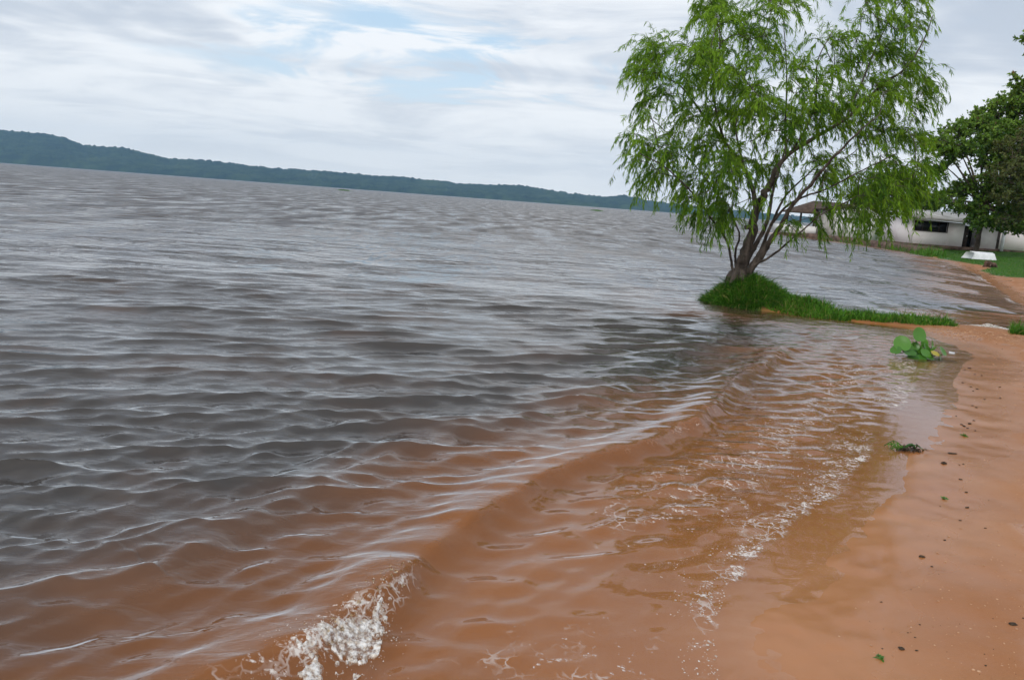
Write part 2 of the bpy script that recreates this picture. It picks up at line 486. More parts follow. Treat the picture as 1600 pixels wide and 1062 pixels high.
lace = t.math('MULTIPLY', t.ramp(vor.outputs['Distance'], 0.075, 0.01), t.ramp(t.math('ADD', t.noise(co, 3.5, 3, 0.6), t.math('MULTIPLY', foam, 0.45)), 0.62, 0.80))
fm = t.math('MAXIMUM', fm, t.math('MULTIPLY', lace, 0.5))
fm = t.math('MULTIPLY', fm, t.ramp(foam, 0.02, 0.2))
fd = t.n('ShaderNodeBsdfDiffuse'); fd.inputs[0].default_value = rgb(0.78, 0.75, 0.71)
fin = t.n('ShaderNodeMixShader'); t.link(t.math('MULTIPLY', fm, 0.78), fin.inputs[0]); t.link(surf.outputs[0], fin.inputs[1]); t.link(fd.outputs[0], fin.inputs[2])
t.link(fin.outputs[0], out.inputs[0]); MAT['water'] = m

# far wooded hills
m, t, out = material('wooded_hill')
co = t.n('ShaderNodeTexCoord').outputs['Object']
n1 = t.noise(co, 0.012, 6, 0.65); n2 = t.noise(co, 0.0025, 4, 0.5)
col = t.mix(t.ramp(n1, 0.35, 0.68), rgb(0.008, 0.022, 0.012), rgb(0.042, 0.072, 0.028))
col = t.mix(t.ramp(n2, 0.54, 0.68, 0, 0.7), col, rgb(0.06, 0.09, 0.035))
b = t.n('ShaderNodeBsdfPrincipled'); t.link(col, b.inputs['Base Color']); b.inputs['Roughness'].default_value = 1.0
b.inputs['Specular IOR Level'].default_value = 0.0
t.link(b.outputs[0], out.inputs[0]); MAT['hill'] = m

# ------------------------------------------------------------------ shore layout (metres)
LAND = [(-20, -60), (-4, -12), (-0.7, -1.2), (0.2, 1.3), (0.88, 2.66), (1.15, 3.17), (1.68, 3.74), (2.48, 4.77), (3.32, 6.02),
        (4.09, 7.18), (5.41, 9.25), (5.95, 10.0), (6.5, 10.9), (6.75, 12.0), (6.7, 12.9), (6.75, 13.55), (6.5, 13.9), (6.1, 14.08),
        (5.72, 14.2), (5.1, 14.6), (4.55, 14.95), (4.2, 15.15), (3.98, 15.5), (3.98, 16.0), (4.35, 16.35), (5.0, 16.35),
        (5.6, 15.7), (6.0, 15.1), (6.6, 14.75), (7.5, 14.6), (8.3, 14.6), (8.8, 14.4), (9.3, 14.45), (10, 15.1), (11, 15.9),
        (13, 16.8), (13.6, 18.2), (12.8, 19.7), (15.29, 24.88), (19.98, 34.06), (25.1, 46.2), (28.8, 55.6), (30.6, 60.5),
        (32.3, 72), (33.2, 83), (32.8, 90), (31.8, 97.5), (33, 106), (60, 115), (200, 140), (2000, 500), (8000, 2000),
        (8000, -8000), (-2000, -8000)]
LAWN = [(22, 32.5), (20.6, 33.8), (22.3, 38), (24.6, 41), (25.6, 43.2), (26.9, 49), (27.6, 52.0), (30.4, 57.5), (33, 63.5), (33.6, 72),
        (34.6, 83), (34.2, 95), (60, 105), (120, 105), (120, 32.5)]
TREE = np.array([4.55, 15.5])
MOUND_H = 0.44


def shore(x, y):
    d, _, _ = seg_dist(x, y, LAND, True)
    return np.where(inside(x, y, LAND), d, -d)


SPIT = [(8.7, 13.95), (7.5, 14.2), (6.4, 14.3), (5.6, 14.9), (4.6, 15.45)]


def ground_z(x, y, s=None):
    if s is None: s = shore(x, y)
    land = 0.052 * np.minimum(s, 4.0) + 0.045 * np.clip(s - 4, 0, 8)
    sea = -(0.075 * np.minimum(-s, 1.6) + 0.16 * np.clip(-s - 1.6, 0, 14) + 0.02 * np.clip(-s - 15.6, 0, 60))
    sea = sea * (1 + 2.5 * sstep(y, 12.0, 14.5))
    z = np.where(s > 0, land, sea)
    r2 = ((x - TREE[0]) ** 2 + (y - TREE[1]) ** 2) / 0.84 ** 2
    z = z + MOUND_H * np.clip(1 - r2, 0, 1) ** 1.6 * (1 + 0.22 * fbm(x * 3.1, y * 3.1, 2))
    r3 = ((x - 5.35) / 0.85) ** 2 + ((y - 15.0) / 0.6) ** 2
    z = z + 0.16 * np.clip(1 - r3, 0, 1) ** 1.5
    d, _, _ = seg_dist(x, y, SPIT)
    z = z + 0.06 * np.clip(1 - (d / 0.42) ** 2, 0, 1)
    near = np.clip(1.2 - np.abs(s) * 0.03, 0.2, 1)
    z = z + near * (0.012 * fbm(x * 0.9, y * 0.9, 3) + 0.010 * fbm(x * 5.0, y * 5.0, 4) * (s > 0))
    return z


def polar_grid(cx, cy, angs, rows):
    A, R = np.meshgrid(angs, rows)
    x = cx + R * np.sin(A); y = cy + R * np.cos(A)
    nr, na = R.shape
    i = np.arange(nr - 1)[:, None] * na; j = np.arange(na - 1)[None, :]
    f = np.stack([i + j, i + j + 1, i + na + j + 1, i + na + j], -1).reshape(-1, 4)
    return x.ravel(), y.ravel(), R.ravel(), f


def geo(a, b, r):
    n = max(2, int(math.log(b / a) / math.log(1 + r)))
    return np.geomspace(a, b, n)


# ------------------------------------------------------------------ ground: beach, lake bed, lawn soil in one sheet
angs = np.radians(np.concatenate([np.linspace(-120, -46, 50)[:-1], np.linspace(-46, 60, 420), np.linspace(60, 150, 50)[1:]]))
rows = np.concatenate([geo(0.4, 14, 0.007)[:-1], geo(14, 60, 0.016)[:-1], geo(60, 9000, 0.07)])
gx_, gy_, gr_, gf_ = polar_grid(0, -0.6, angs, rows)
gs_ = shore(gx_, gy_)
gz_ = ground_z(gx_, gy_, gs_)
wet_ = 1 - sstep(gz_ - 0.012 * fbm(gx_ * 1.3, gy_ * 1.3, 3), 0.004, 0.105)
for lvl, wd_, am_ in ((0.05, 0.004, 0.4), (0.078, 0.0035, 0.3)):      # faint lines left by earlier waves
    wet_ = wet_ + am_ * np.exp(-((gz_ - lvl - 0.014 * fbm(gx_ * 0.8 + lvl * 90, gy_ * 0.8, 3)) / wd_) ** 2) * (gs_ > 0)
wet_ = np.clip(wet_, 0, 1)
lawn_ = inside(gx_, gy_, LAWN).astype(float)
lawn_ = np.maximum(lawn_, ((np.hypot(gx_ - TREE[0], gy_ - TREE[1]) < 0.85)).astype(float))
lawn_ = np.where((gx_ > 120) | (gy_ > 105), (gs_ > 1).astype(float), lawn_)
ground = make('ground', np.stack([gx_, gy_, gz_], -1), gf_, MAT['sand'], None, True, {'wet': wet_, 'lawn': lawn_})
tag(ground, kind='structure')

# ------------------------------------------------------------------ water
CREST = [(-1.15, 2.15), (-0.67, 2.64), (-0.51, 3.03), (-0.42, 3.4), (-0.10, 4.07), (0.30, 4.77), (1.50, 6.1), (2.28, 7.91), (3.29, 9.62), (4.2, 11.2)]
CREST_A = [0.09, 0.12, 0.115, 0.11, 0.09, 0.08, 0.095, 0.075, 0.09, 0.0]
FOAMLINE = [(0.70, 1.9), (0.86, 2.75), (1.0, 3.26), (1.30, 3.76), (2.18, 4.94), (3.0, 6.25), (3.72, 7.3), (4.45, 8.5), (4.95, 9.44), (5.3, 10.3)]
wrng = np.random.default_rng(3)


def comps(n, lmin, lmax, main, spread, slope, peak):
    out = []
    lam = np.exp(wrng.uniform(math.log(lmin), math.log(lmax), n))
    wt_ = np.exp(-(np.log(lam / peak) / 0.7) ** 2) + 0.06
    ak = slope * sqrt(2) * wt_ / sqrt((wt_ ** 2).sum())
    for i in range(n):
        th = main + wrng.normal(0, spread) * (1.25 if lam[i] < 0.5 else 0.8)
        k = 2 * pi / lam[i]
        out.append((k, sin(th), -cos(th), ak[i] / k, wrng.uniform(0, 2 * pi), lam[i]))
    return out


OFF = comps(70, 0.24, 1.2, radians(13), radians(11), 0.18, 0.42) + comps(16, 1.5, 7.0, radians(10), radians(16), 0.065, 2.5) + comps(60, 0.07, 0.24, radians(15), radians(24), 0.19, 0.14)      # wind waves running in towards the beach
NEAR = comps(40, 0.07, 0.9, radians(34), radians(24), 0.22, 0.20)     # refracted ripples along the shore


def water_surface(x, y, cell):
    s = shore(x, y)
    bed = ground_z(x, y, s)
    d0 = np.clip(-bed, 0, 5)
    off = sstep(d0, 0.04, 0.42)
    off = np.where(y > 14.8, np.maximum(off, 0.55 * sstep(d0, 0.0, 0.06)), off)
    nearw = sstep(d0, 0.012, 0.085) * (1 - 0.75 * sstep(d0, 0.2, 0.7))
    gust = 0.85 + 0.35 * fbm(x * 0.11, y * 0.16, 3)
    X = np.zeros_like(x); Y = np.zeros_like(x); Z = np.zeros_like(x)
    for k, ax, ay, a, ph, lam in OFF:
        w_ = np.clip((lam / cell - 4.5) / 3.0, 0, 1) * (off if lam > 0.26 else 0.10 + 0.9 * off) * gust
        if lam > 2.0: w_ = w_ * sstep(d0, 0.2, 1.2)
        p = k * (x * ax + y * ay) + ph
        Z += w_ * a * np.cos(p)
        sn = np.sin(p) * w_ * a * 1.5
        X -= ax * sn; Y -= ay * sn
    for k, ax, ay, a, ph, lam in NEAR:
        w_ = np.clip((lam / cell - 4.5) / 3.0, 0, 1) * nearw * (0.55 + 0.6 * gust * 0.5)
        if lam > 0.4: w_ = w_ * sstep(d0, 0.03, 0.12)
        p = k * (x * ax + y * ay) + ph
        Z += w_ * a * np.cos(p)
        sn = np.sin(p) * w_ * a * 0.6
        X -= ax * sn; Y -= ay * sn
    # the wave about to break along the shore and the one behind it
    wx = x + 0.07 * fbm(x * 1.1, y * 1.1, 2); wy = y + 0.07 * fbm(x * 1.1 + 40, y * 1.1, 2)
    d, par, side = seg_dist(wx, wy, CREST)
    sd = d * side
    A = np.interp(par, np.arange(len(CREST)), CREST_A) * (0.82 + 0.35 * fbm(par * 2.1, par * 0 + 3.3, 2))
    prof = np.where(sd < 0, np.exp(-(sd / 0.23) ** 2), np.exp(-(sd / (0.075 + 0.008 * np.clip(y, 0, 12))) ** 2) - 0.22 * np.exp(-((sd - 0.22) / 0.14) ** 2))
    calm = 1 - 0.45 * np.exp(-((sd - 0.1) / 0.45) ** 2) * (A > 0.02)
    X *= calm; Y *= calm; Z *= calm
    Z += A * prof
    lean = np.exp(-(sd / 0.10) ** 2) * A * 0.35
    X += lean * 0.82; Y -= lean * 0.55
    sd2 = sd + 0.95
    Z += 0.45 * A * np.where(sd2 < 0, np.exp(-(sd2 / 0.30) ** 2), np.exp(-(sd2 / 0.12) ** 2))
    # foam on the surface: wash line, patches between wash and wave, lip of the breaker
    fd_, fp, fs = seg_dist(wx, wy, FOAMLINE)
    fsd = fd_ * fs + 0.10 * fbm(x * 1.4, y * 1.4, 3)
    wid = np.interp(fp, np.arange(len(FOAMLINE)), [0.10, 0.10, 0.10, 0.16, 0.28, 0.40, 0.46, 0.48, 0.36, 0.1])
    foam_ = 0.50 * np.where(fsd > 0, np.exp(-(fsd / 0.05) ** 2), np.exp(-(fsd / wid) ** 2))
    patch = np.exp(-((fsd + 0.55) / 0.50) ** 2) * 0.40 * sstep(y, 3.0, 4.6) * (1 - sstep(y, 9, 10.5))
    patch2 = np.exp(-((fsd + 0.55) / 0.45) ** 2) * 0.36 * (1 - sstep(y, 2.7, 3.3))
    lip = 0.72 * np.exp(-((sd - 0.05) / 0.09) ** 2) * np.interp(par, np.arange(len(CREST)), [0, 0.9, 0.7, 0.2, 0.1, 0.1, 0.35, 0.3, 0.3, 0])
    foam_ = foam_ * np.clip(0.8 + 1.1 * fbm(x * 0.9 + 7, y * 0.9, 3), 0.25, 1.05)
    foam_ = np.maximum.reduce([foam_, patch, patch2, lip])
    # froth where waves run up the sand of the small bay behind the grass
    bay = (y > 14) & (x > 8) & (s < 0.15) & (s > -0.5)
    foam_ = np.maximum(foam_, np.where(bay, 0.62 * np.exp(-((s + 0.08) / 0.14) ** 2) * sstep(fbm(x * 0.8, y * 0.8, 2), -0.4, 0.4), 0))
    foam_ = np.maximum(foam_, 0.9 * np.exp(-((x - 8.95) / 0.3) ** 2 - ((y - 14.65) / 0.22) ** 2))
    Z += 0.004 * sstep(d0, 0.0, 0.05)
    stir_ = 1 - sstep(-s + 0.5 * fbm(x * 0.5, y * 0.5, 3), 0.7, 3.2)
    stir_ = stir_ * (1 - 0.85 * sstep(y, 11.5, 14.5) * (x < 8))
    stir_ = np.where((y > 17.5), 0.55 * stir_, stir_)
    depth_ = np.clip(Z - bed, 0, 4)
    return X, Y, Z, depth_, foam_, stir_, s, bed


angs = np.radians(np.concatenate([np.linspace(-95, -40, 50)[:-1], np.linspace(-40, 42, 640), np.linspace(42, 80, 60)[1:]]))
rows = np.concatenate([geo(1.3, 14, 0.0036)[:-1], geo(14, 45, 0.007)[:-1], geo(45, 300, 0.014)[:-1], geo(300, 6500, 0.06)])
x, y, r, f = polar_grid(0, 0, angs, rows)
cell = np.where(r < 14, r * 0.0038, np.where(r < 45, r * 0.0072, r * 0.0145))
cell = np.maximum(cell, r * 0.0023) * (1 - 0.42 * sstep(r, 7, 16))
X, Y, Z, dep, foam_, stir_, s, bed = water_surface(x, y, cell)
keep = s < 0.7
fk = keep[f].any(axis=1)
f = f[fk]
used = np.zeros(len(x), bool); used[f.ravel()] = True
remap = np.cumsum(used) - 1
f = remap[f]
rip_ = (0.03 + 0.22 * sstep(dep, 0.01, 0.2))
rip_ = rip_ + (1 - rip_) * sstep(r, 7, 26)
far_ = np.clip(np.log(np.maximum(r, 1) / 8) / math.log(140 / 8), 0, 1)
lake = make('lake_water', np.stack([x + X, y + Y, Z], -1)[used], f, MAT['water'], None, True,
            {'depth': dep[used], 'foam': foam_[used], 'stir': stir_[used], 'ripple': rip_[used], 'far': far_[used]})
tag(lake, kind='structure')

# ------------------------------------------------------------------ hills across the lake
HP = [(-700, 30), (-500, 44), (-250, 52), (-80, 47), (0, 45.5), (37, 46), (67, 43), (101, 33), (124, 33), (161, 33.5), (187, 30), (232, 22.5), (285, 24), (345, 21.6),
      (412, 19.5), (487, 21), (555, 19.6), (600, 21.5), (622, 20), (694, 17.5), (750, 19.6), (780, 22), (825, 18), (862, 15), (919, 14),
      (945, 18.6), (964, 15.5), (994, 12), (1042, 11), (1087, 8.5), (1250, 6), (1400, 5), (1700, 5), (2200, 5)]
nx, ny = 1500, 34
upx = np.linspace(-700, 2200, nx)
hh = np.interp(upx, [a for a, b in HP], [b for a, b in HP])
XX = np.zeros((ny, nx)); YY = np.zeros((ny, nx)); ZZ = np.zeros((ny, nx))
for j in range(ny):
    v = j / (ny - 1)
    Yv = 4700 + 1500 * v
    XX[j] = (upx - 800) / FPX * 0.985 * Yv + 60
    YY[j] = Yv
    v1 = np.clip(v / 0.62, 0, 1)
    shape = 0.20 * sstep(np.array([v]), 0.0, 0.05)[0] + 0.80 * (v1 ** 1.5)
    if v > 0.62: shape *= 1 - 0.5 * ((v - 0.62) / 0.38) ** 2
    ridge = hh * (4700 + 1500 * 0.62) / FPX / 0.985 * 1.01
    nse = fbm(XX[j] / 260.0, YY[j] / 260.0, 4)
    tree = np.abs(fbm(XX[j] / 34.0, YY[j] / 34.0, 3))
    ZZ[j] = ridge * shape * (1 + 0.16 * nse * (1 - v1)) + 22 * tree * (1 if v > 0 else 0) - (4 if v == 0 else 0) + (5 if v > 0 else 0) * 1.0
i = np.arange(ny - 1)[:, None] * nx; j = np.arange(nx - 1)[None, :]
hf = np.stack([i + j, i + j + 1, i + nx + j + 1, i + nx + j], -1).reshape(-1, 4)
hills = make('hills', np.stack([XX, YY, ZZ], -1).reshape(-1, 3), hf, MAT['hill'], None, False)
tag(hills, kind='structure')

# ------------------------------------------------------------------ foliage tools
def ribbons(base, direc, length, width, droop, nseg=2, twist=None):
    """blades / leaves: n ribbons of nseg segments ending in a point; returns verts, tris"""
    n = len(base)
    d = direc / (np.linalg.norm(direc, axis=1)[:, None] + 1e-9)
    rnd = rng.normal(0, 1, (n, 3)) if twist is None else twist
    sidev = np.cross(d, rnd); sidev /= np.linalg.norm(sidev, axis=1)[:, None] + 1e-9
    pts = []
    for k in range(nseg + 1):
        t = k / nseg
        c = base + d * (length * t)[:, None]
        c[:, 2] -= droop * length * t * t
        if k < nseg:
            wv = width * (0.55 + 0.45 * sin(pi * min(1, t + 0.35))) * (1 - 0.45 * t)
            pts.append(c - sidev * wv[:, None] * 0.5); pts.append(c + sidev * wv[:, None] * 0.5)
        else: pts.append(c)
    m = 2 * nseg + 1
    V = np.stack(pts, 1).reshape(-1, 3)
    o = np.arange(n)[:, None] * m
    tr = []
    for k in range(nseg - 1):
        a = 2 * k
        tr += [[a, a + 1, a + 3], [a, a + 3, a + 2]]
    a = 2 * (nseg - 1)
    tr.append([a, a + 1, a + 2])
    T = (o[:, :, None] + np.array(tr).ravel()[None, None, :]).reshape(-1, 3)
    return V, T, m


def diamonds(base, direc, length, width, up=None):
    """pointed leaves: 4 verts, 2 tris each, slightly folded"""
    n = len(base)
    d = direc / (np.linalg.norm(direc, axis=1)[:, None] + 1e-9)
    rnd = rng.normal(0, 1, (n, 3)) if up is None else up
    sv = np.cross(d, rnd); sv /= np.linalg.norm(sv, axis=1)[:, None] + 1e-9
    nv = np.cross(sv, d)
    mid = base + d * (length * 0.42)[:, None] - nv * (width * 0.18)[:, None]
    tip = base + d * length[:, None]
    V = np.stack([base, mid - sv * (width * 0.5)[:, None], tip, mid + sv * (width * 0.5)[:, None]], 1).reshape(-1, 3)
    o = np.arange(n)[:, None] * 4
    T = (o + np.array([[0, 1, 2, 0, 2, 3]])).reshape(-1, 3)
    return V, T


def grow_tree(root, limbs, clumps, nodes0, twig_n, twig_len, leaf_n, leaf_len, leaf_w, droop, leafmat, barkmat, centre,
              twist=0.5, branch_r=0.02, wind=(0, 0, 0), leaf_spread=0.6, leaf_drop=0.35, twig_r=0.004):
    """limbs: list of (pts, r0, r1) meshes of their own; clumps: foliage centres, each tied by a branch to the nearest wood"""
    nodes = [np.asarray(nodes0, float)]
    br_v, br_f, bn = [], [], 0
    LB, LD, LL, LT = [], [], [], []
    cl = sorted(clumps, key=lambda c: np.linalg.norm(np.asarray(c[:3]) - nodes[0][0]))
    allnodes = np.concatenate(nodes)
    for c in cl:
        P = np.asarray(c[:3]); dens = c[3]
        dd = np.linalg.norm(allnodes - P, axis=1) + np.where(allnodes[:, 2] > P[2] + 0.15, 0.5, 0.0)
        Q = allnodes[np.argmin(dd)]
        L = np.linalg.norm(P - Q)
        if L < 0.05: L = 0.05
        n = max(4, int(L / 0.18) + 3)
        mid = (P + Q) / 2 + np.array([0, 0, 0.12 * L]) + rng.normal(0, 0.07 * L, 3)
        line = smooth_line([Q, mid, P], n)
        rr = np.linspace(min(branch_r * 1.2, branch_r * (0.45 + 0.35 * L)), branch_r * 0.3, n)
        v, f_ = tube_np(line, rr, 5)
        br_v.append(v); br_f.append(f_ + bn); bn += len(v)
        allnodes = np.concatenate([allnodes, line[2:]])
        outw = P - centre; outw = outw / (np.linalg.norm(outw) + 1e-6)
        nt = max(1, int(round(twig_n * dens)))
        for k in range(nt):
            b0 = line[rng.integers(max(1, n // 2), n)]
            d = outw * 0.55 + rng.normal(0, twist, 3) + np.array([0, 0, 0.18]) + np.array(wind) * 0.5
            d /= np.linalg.norm(d)
            ln = twig_len * rng.uniform(0.55, 1.25) * c[4]
            ns = 7
            tpts = [b0]; dcur = d.copy()
            for q in range(ns):
                dcur = dcur + np.array([0, 0, -droop * 0.32 * (q + 1) / ns * 2]) + np.array(wind) * 0.12 + rng.normal(0, 0.07, 3)
                dcur /= np.linalg.norm(dcur)
                tpts.append(tpts[-1] + dcur * ln / ns)
            tpts = np.array(tpts)
            v, f_ = tube_np(tpts, np.linspace(twig_r, twig_r * 0.4, len(tpts)), 3)
            br_v.append(v); br_f.append(f_ + bn); bn += len(v)
            m_ = int(leaf_n * rng.uniform(0.7, 1.2))
            tt = rng.uniform(0.12, 1.0, m_) * ns
            ii = np.minimum(tt.astype(int), ns - 1); fr_ = (tt - ii)[:, None]
            bp_ = tpts[ii] * (1 - fr_) + tpts[ii + 1] * fr_
            tg = tpts[ii + 1] - tpts[ii]; tg /= np.linalg.norm(tg, axis=1)[:, None]
            ld = tg * 0.7 + rng.normal(0, leaf_spread, (m_, 3)) + np.array([0, 0, -leaf_drop]) + np.array(wind) * 0.35
            LB.append(bp_); LD.append(ld); LL.append(rng.uniform(0.65, 1.25, m_))
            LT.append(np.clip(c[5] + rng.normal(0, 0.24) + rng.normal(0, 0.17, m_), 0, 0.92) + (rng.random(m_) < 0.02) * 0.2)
    LB = np.concatenate(LB); LD = np.concatenate(LD); LL = np.concatenate(LL); LT = np.clip(np.concatenate(LT), 0, 1)
    V, T = diamonds(LB, LD, LL * leaf_len, LL * leaf_w)
    o = make('branches', np.concatenate(br_v), np.concatenate(br_f), barkmat, root, True); tag(o, kind='stuff')
    o = make('crown', V, T, leafmat, root, False, {'tint': np.repeat(LT, 4)}); tag(o, kind='stuff')
    for pts, r0, r1, nm in limbs:
        n = max(8, len(pts) * 5)
        c = smooth_line(pts, n)
        c[1:-1] += rng.normal(0, 0.15 * r1 + 0.05 * r0, (n - 2, 3))
        rad = np.linspace(0, 1, n) ** 0.8
        rad = r0 + (r1 - r0) * rad
        mb = MB(); mb.tube(c, rad, 9, 0.06)
        mb.build(nm, barkmat, root, True)
    return len(LB)


# ------------------------------------------------------------------ the willow
TY = float(TREE[1])
base_pt = at(1157, 424, TY)
BZ = float(ground_z(np.array([base_pt[0]]), np.array([TY]))[0])
root = empty('willow_tree', (float(base_pt[0]), TY, BZ - 0.05))
tag(root, 'leaning multi-stemmed green willow growing from the grassy mound in the water', 'tree')


def limb(pp, r0, r1, nm='limb'):
    """pp: (px, py, depth offset)"""
    return ([at(a, b, TY + c) for a, b, c in pp], r0, r1, nm)


WL = [
    limb([(1150, 446, 0), (1157, 424, 0), (1163, 396, 0.02), (1175, 363, 0.05), (1180, 334, 0.08), (1192, 307, 0.1), (1207, 280, 0.12)], 0.135, 0.062, 'trunk'),
    limb([(1207, 281, 0.12), (1213, 264, 0.1), (1237, 237, 0.0), (1280, 211, -0.25), (1322, 185, -0.5), (1374, 137, -0.7), (1417, 105, -0.8), (1443, 63, -0.85), (1458, 24, -0.85)], 0.058, 0.007),
    limb([(1180, 330, 0.08), (1177, 298, 0.3), (1163, 264, 0.5), (1132, 221, 0.6), (1106, 190, 0.6), (1079, 153, 0.5), (1053, 127, 0.45), (1005, 113, 0.4)], 0.05, 0.009),
    limb([(1229, 243, 0.02), (1227, 205, 0.25), (1228, 174, 0.4), (1229, 105, 0.6), (1224, 32, 0.7)], 0.032, 0.007),
    limb([(1163, 434, -0.03), (1172, 421, -0.1), (1188, 401, -0.2), (1204, 375, -0.35), (1219, 355, -0.5), (1237, 322, -0.8), (1269, 285, -1.2), (1300, 248, -1.5), (1337, 211, -1.7), (1374, 179, -1.8)], 0.085, 0.008),
    limb([(1160, 426, 0.06), (1169, 404, 0.15), (1183, 379, 0.25), (1198, 348, 0.4), (1204, 321, 0.5), (1207, 301, 0.6), (1216, 270, 0.75), (1237, 205, 1.1), (1264, 158, 1.4), (1290, 105, 1.5)], 0.06, 0.008),
    limb([(1168, 424, -0.1), (1180, 413, -0.2), (1195, 406, -0.35), (1216, 392, -0.6), (1235, 375, -0.8), (1260, 355, -1.0), (1282, 336, -1.2), (1330, 312, -1.6)], 0.032, 0.008),
    limb([(1172, 416, 0), (1187, 394, 0.1), (1200, 362, 0.1), (1212, 336, 0.15), (1224, 311, 0.3), (1241, 292, 0.5), (1275, 262, 1.0), (1320, 235, 1.4)], 0.045, 0.008),
    limb([(1204, 352, 0.1), (1228, 323, -0.1), (1257, 307, -0.4), (1290, 296, -0.8), (1340, 270, -1.3), (1400, 240, -1.6)], 0.028, 0.007),
    limb([(1150, 434, -0.02), (1144, 417, -0.08), (1136, 377, -0.25), (1112, 342, -0.6), (1080, 300, -1.0), (1040, 262, -1.3), (1000, 240, -1.5)], 0.032, 0.007),
    limb([(1152, 430, 0.06), (1149, 406, 0.2), (1150, 388, 0.3), (1155, 374, 0.4), (1152, 355, 0.5), (1131, 317, 0.8), (1095, 270, 1.1), (1050, 215, 1.4), (1010, 180, 1.5)], 0.030, 0.007),
    limb([(1132, 221, 0.6), (1120, 180, 0.2), (1115, 130, -0.2), (1125, 70, -0.5), (1120, 25, -0.6)], 0.028, 0.006),
    limb([(1237, 237, 0.0), (1262, 195, -0.4), (1275, 150, -0.7), (1278, 95, -0.9), (1300, 50, -1.0)], 0.028, 0.006),
    limb([(1322, 185, -0.5), (1350, 120, -0.2), (1375, 60, 0.1), (1400, 15, 0.2)], 0.022, 0.006),
    limb([(1163, 264, 0.5), (1150, 200, 1.0), (1160, 140, 1.4), (1170, 80, 1.6)], 0.026, 0.006),
]
nodes0 = np.concatenate([[base_pt]] + [smooth_line(l[0], 26)[8:] for l in WL])
OUT = [(990, 70), (1015, 78), (1055, 70), (1080, 30), (1105, -12), (1150, -18), (1180, 18), (1205, -12), (1240, -22), (1262, 10), (1290, 30), (1320, 22),
       (1345, -18), (1400, -30), (1436, -20), (1420, 45), (1425, 88), (1452, 100), (1450, 150), (1460, 185), (1458, 240), (1456, 285), (1430, 310),
       (1400, 335), (1360, 352), (1330, 340), (1300, 300), (1262, 318), (1230, 300), (1215, 318), (1175, 300), (1150, 320), (1125, 350), (1098, 340), (1075, 310),
       (1040, 295), (1010, 280), (985, 258), (972, 235), (985, 200), (1005, 170), (985, 130)]
crng = np.random.default_rng(8)
cl = []
tries = 0
while len(cl) < 205 and tries < 20000:
    tries += 1
    q = crng.uniform((940, -30), (1465, 355))
    if not inside(np.array([q[0]]), np.array([q[1]]), OUT)[0]: continue
    ex = (q[0] - 1205) / 265; ey = (q[1] - 165) / 205
    th = 2.1 * sqrt(max(0.05, 1 - min(0.97, ex * ex + ey * ey)))
    dep_ = crng.uniform(-th, th)
    P = at(q[0], q[1], TY + dep_)
    # thin zones where the sky shows through
    g = 0
    for hx, hy, hr, hs in [(1230, 45, 50, 0.75), (1205, 345, 60, 0.8), (1225, 255, 42, 0.7), (1140, 300, 30, 0.3), (1340, 45, 28, 0.5), (985, 150, 25, .4), (1300, 215, 28, 0.35), (1200, 120, 30, .3)]:
        g = max(g, hs * math.exp(-((q[0] - hx) ** 2 + (q[1] - hy) ** 2) / hr ** 2))
    if crng.random() < g: continue
    if any((P[0] - o[0]) ** 2 + (P[1] - o[1]) ** 2 * 0.6 + (P[2] - o[2]) ** 2 < 0.30 ** 2 for o in cl): continue
    sh = 0.40 + 0.30 * (P[2] - 3.2) / 2.5 - 0.10 * dep_ / 2 - 0.10 * (q[0] - 1205) / 260 + crng.normal(0, 0.17)  # light put into leaf colour: upper, nearer and left-hand clumps tinted lighter
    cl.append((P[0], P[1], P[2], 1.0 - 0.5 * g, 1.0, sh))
# long hanging sprays at the lower right and lower left
for q in [(1322, 330), (1345, 345), (1365, 335), (1385, 350), (1400, 322), (1352, 318), (1432, 290), (1445, 280), (1400, 300), (1375, 290), (1410, 270), (1440, 262), (1350, 285)]:
    P = at(q[0] - 6, q[1] - 12, TY - crng.uniform(0.6, 1.9))
    cl.append((P[0], P[1], P[2], 0.62, 1.25, 0.35 + crng.normal(0, 0.12)))
for q in [(1075, 330), (1100, 348), (1088, 310), (1120, 352), (1062, 300), (1012, 275), (1130, 330), (1060, 320), (985, 262)]:
    P = at(q[0] + 14, q[1] - 8, TY - crng.uniform(0.2, 1.2))
    cl.append((P[0], P[1], P[2], 0.85, 1.1, 0.35))
for q in [(1240, 345), (1222, 350), (1262, 340), (1280, 352), (1270, 305), (1300, 312), (1322, 300), (1290, 325)]:
    P = at(q[0], q[1], TY - crng.uniform(0.6, 1.0))
    cl.append((P[0], P[1], P[2], 0.45, 1.0, 0.3))
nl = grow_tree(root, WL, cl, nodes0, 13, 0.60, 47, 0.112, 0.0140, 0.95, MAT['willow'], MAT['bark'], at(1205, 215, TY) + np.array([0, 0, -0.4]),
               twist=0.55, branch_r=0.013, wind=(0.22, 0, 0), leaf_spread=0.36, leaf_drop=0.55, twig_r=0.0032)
# root flare and a sawn stub on the trunk
mb = MB()
for k in range(7):
    a = 2 * pi * k / 7 + 0.3
    c0 = np.array([base_pt[0], TY, BZ + 0.22]); c1 = c0 + np.array([0.26 * cos(a), 0.2 * sin(a), -0.36])
    mb.tube(smooth_line([c0, (c0 + c1) / 2 + np.array([0.05 * cos(a), 0.05 * sin(a), 0.03]), c1], 6), np.linspace(0.10, 0.05, 6), 7, 0.1)
mb.build('root_flare', MAT['bark'], root, True)
mb = MB(); a_ = at(1177, 355, TY - 0.03); b_ = at(1165, 355, TY - 0.12)
mb.tube([a_, (a_ + b_) / 2, b_], [0.05, 0.045, 0.042], 9, 0.05)
mb.build('sawn_stub', MAT['bark'], root, False)

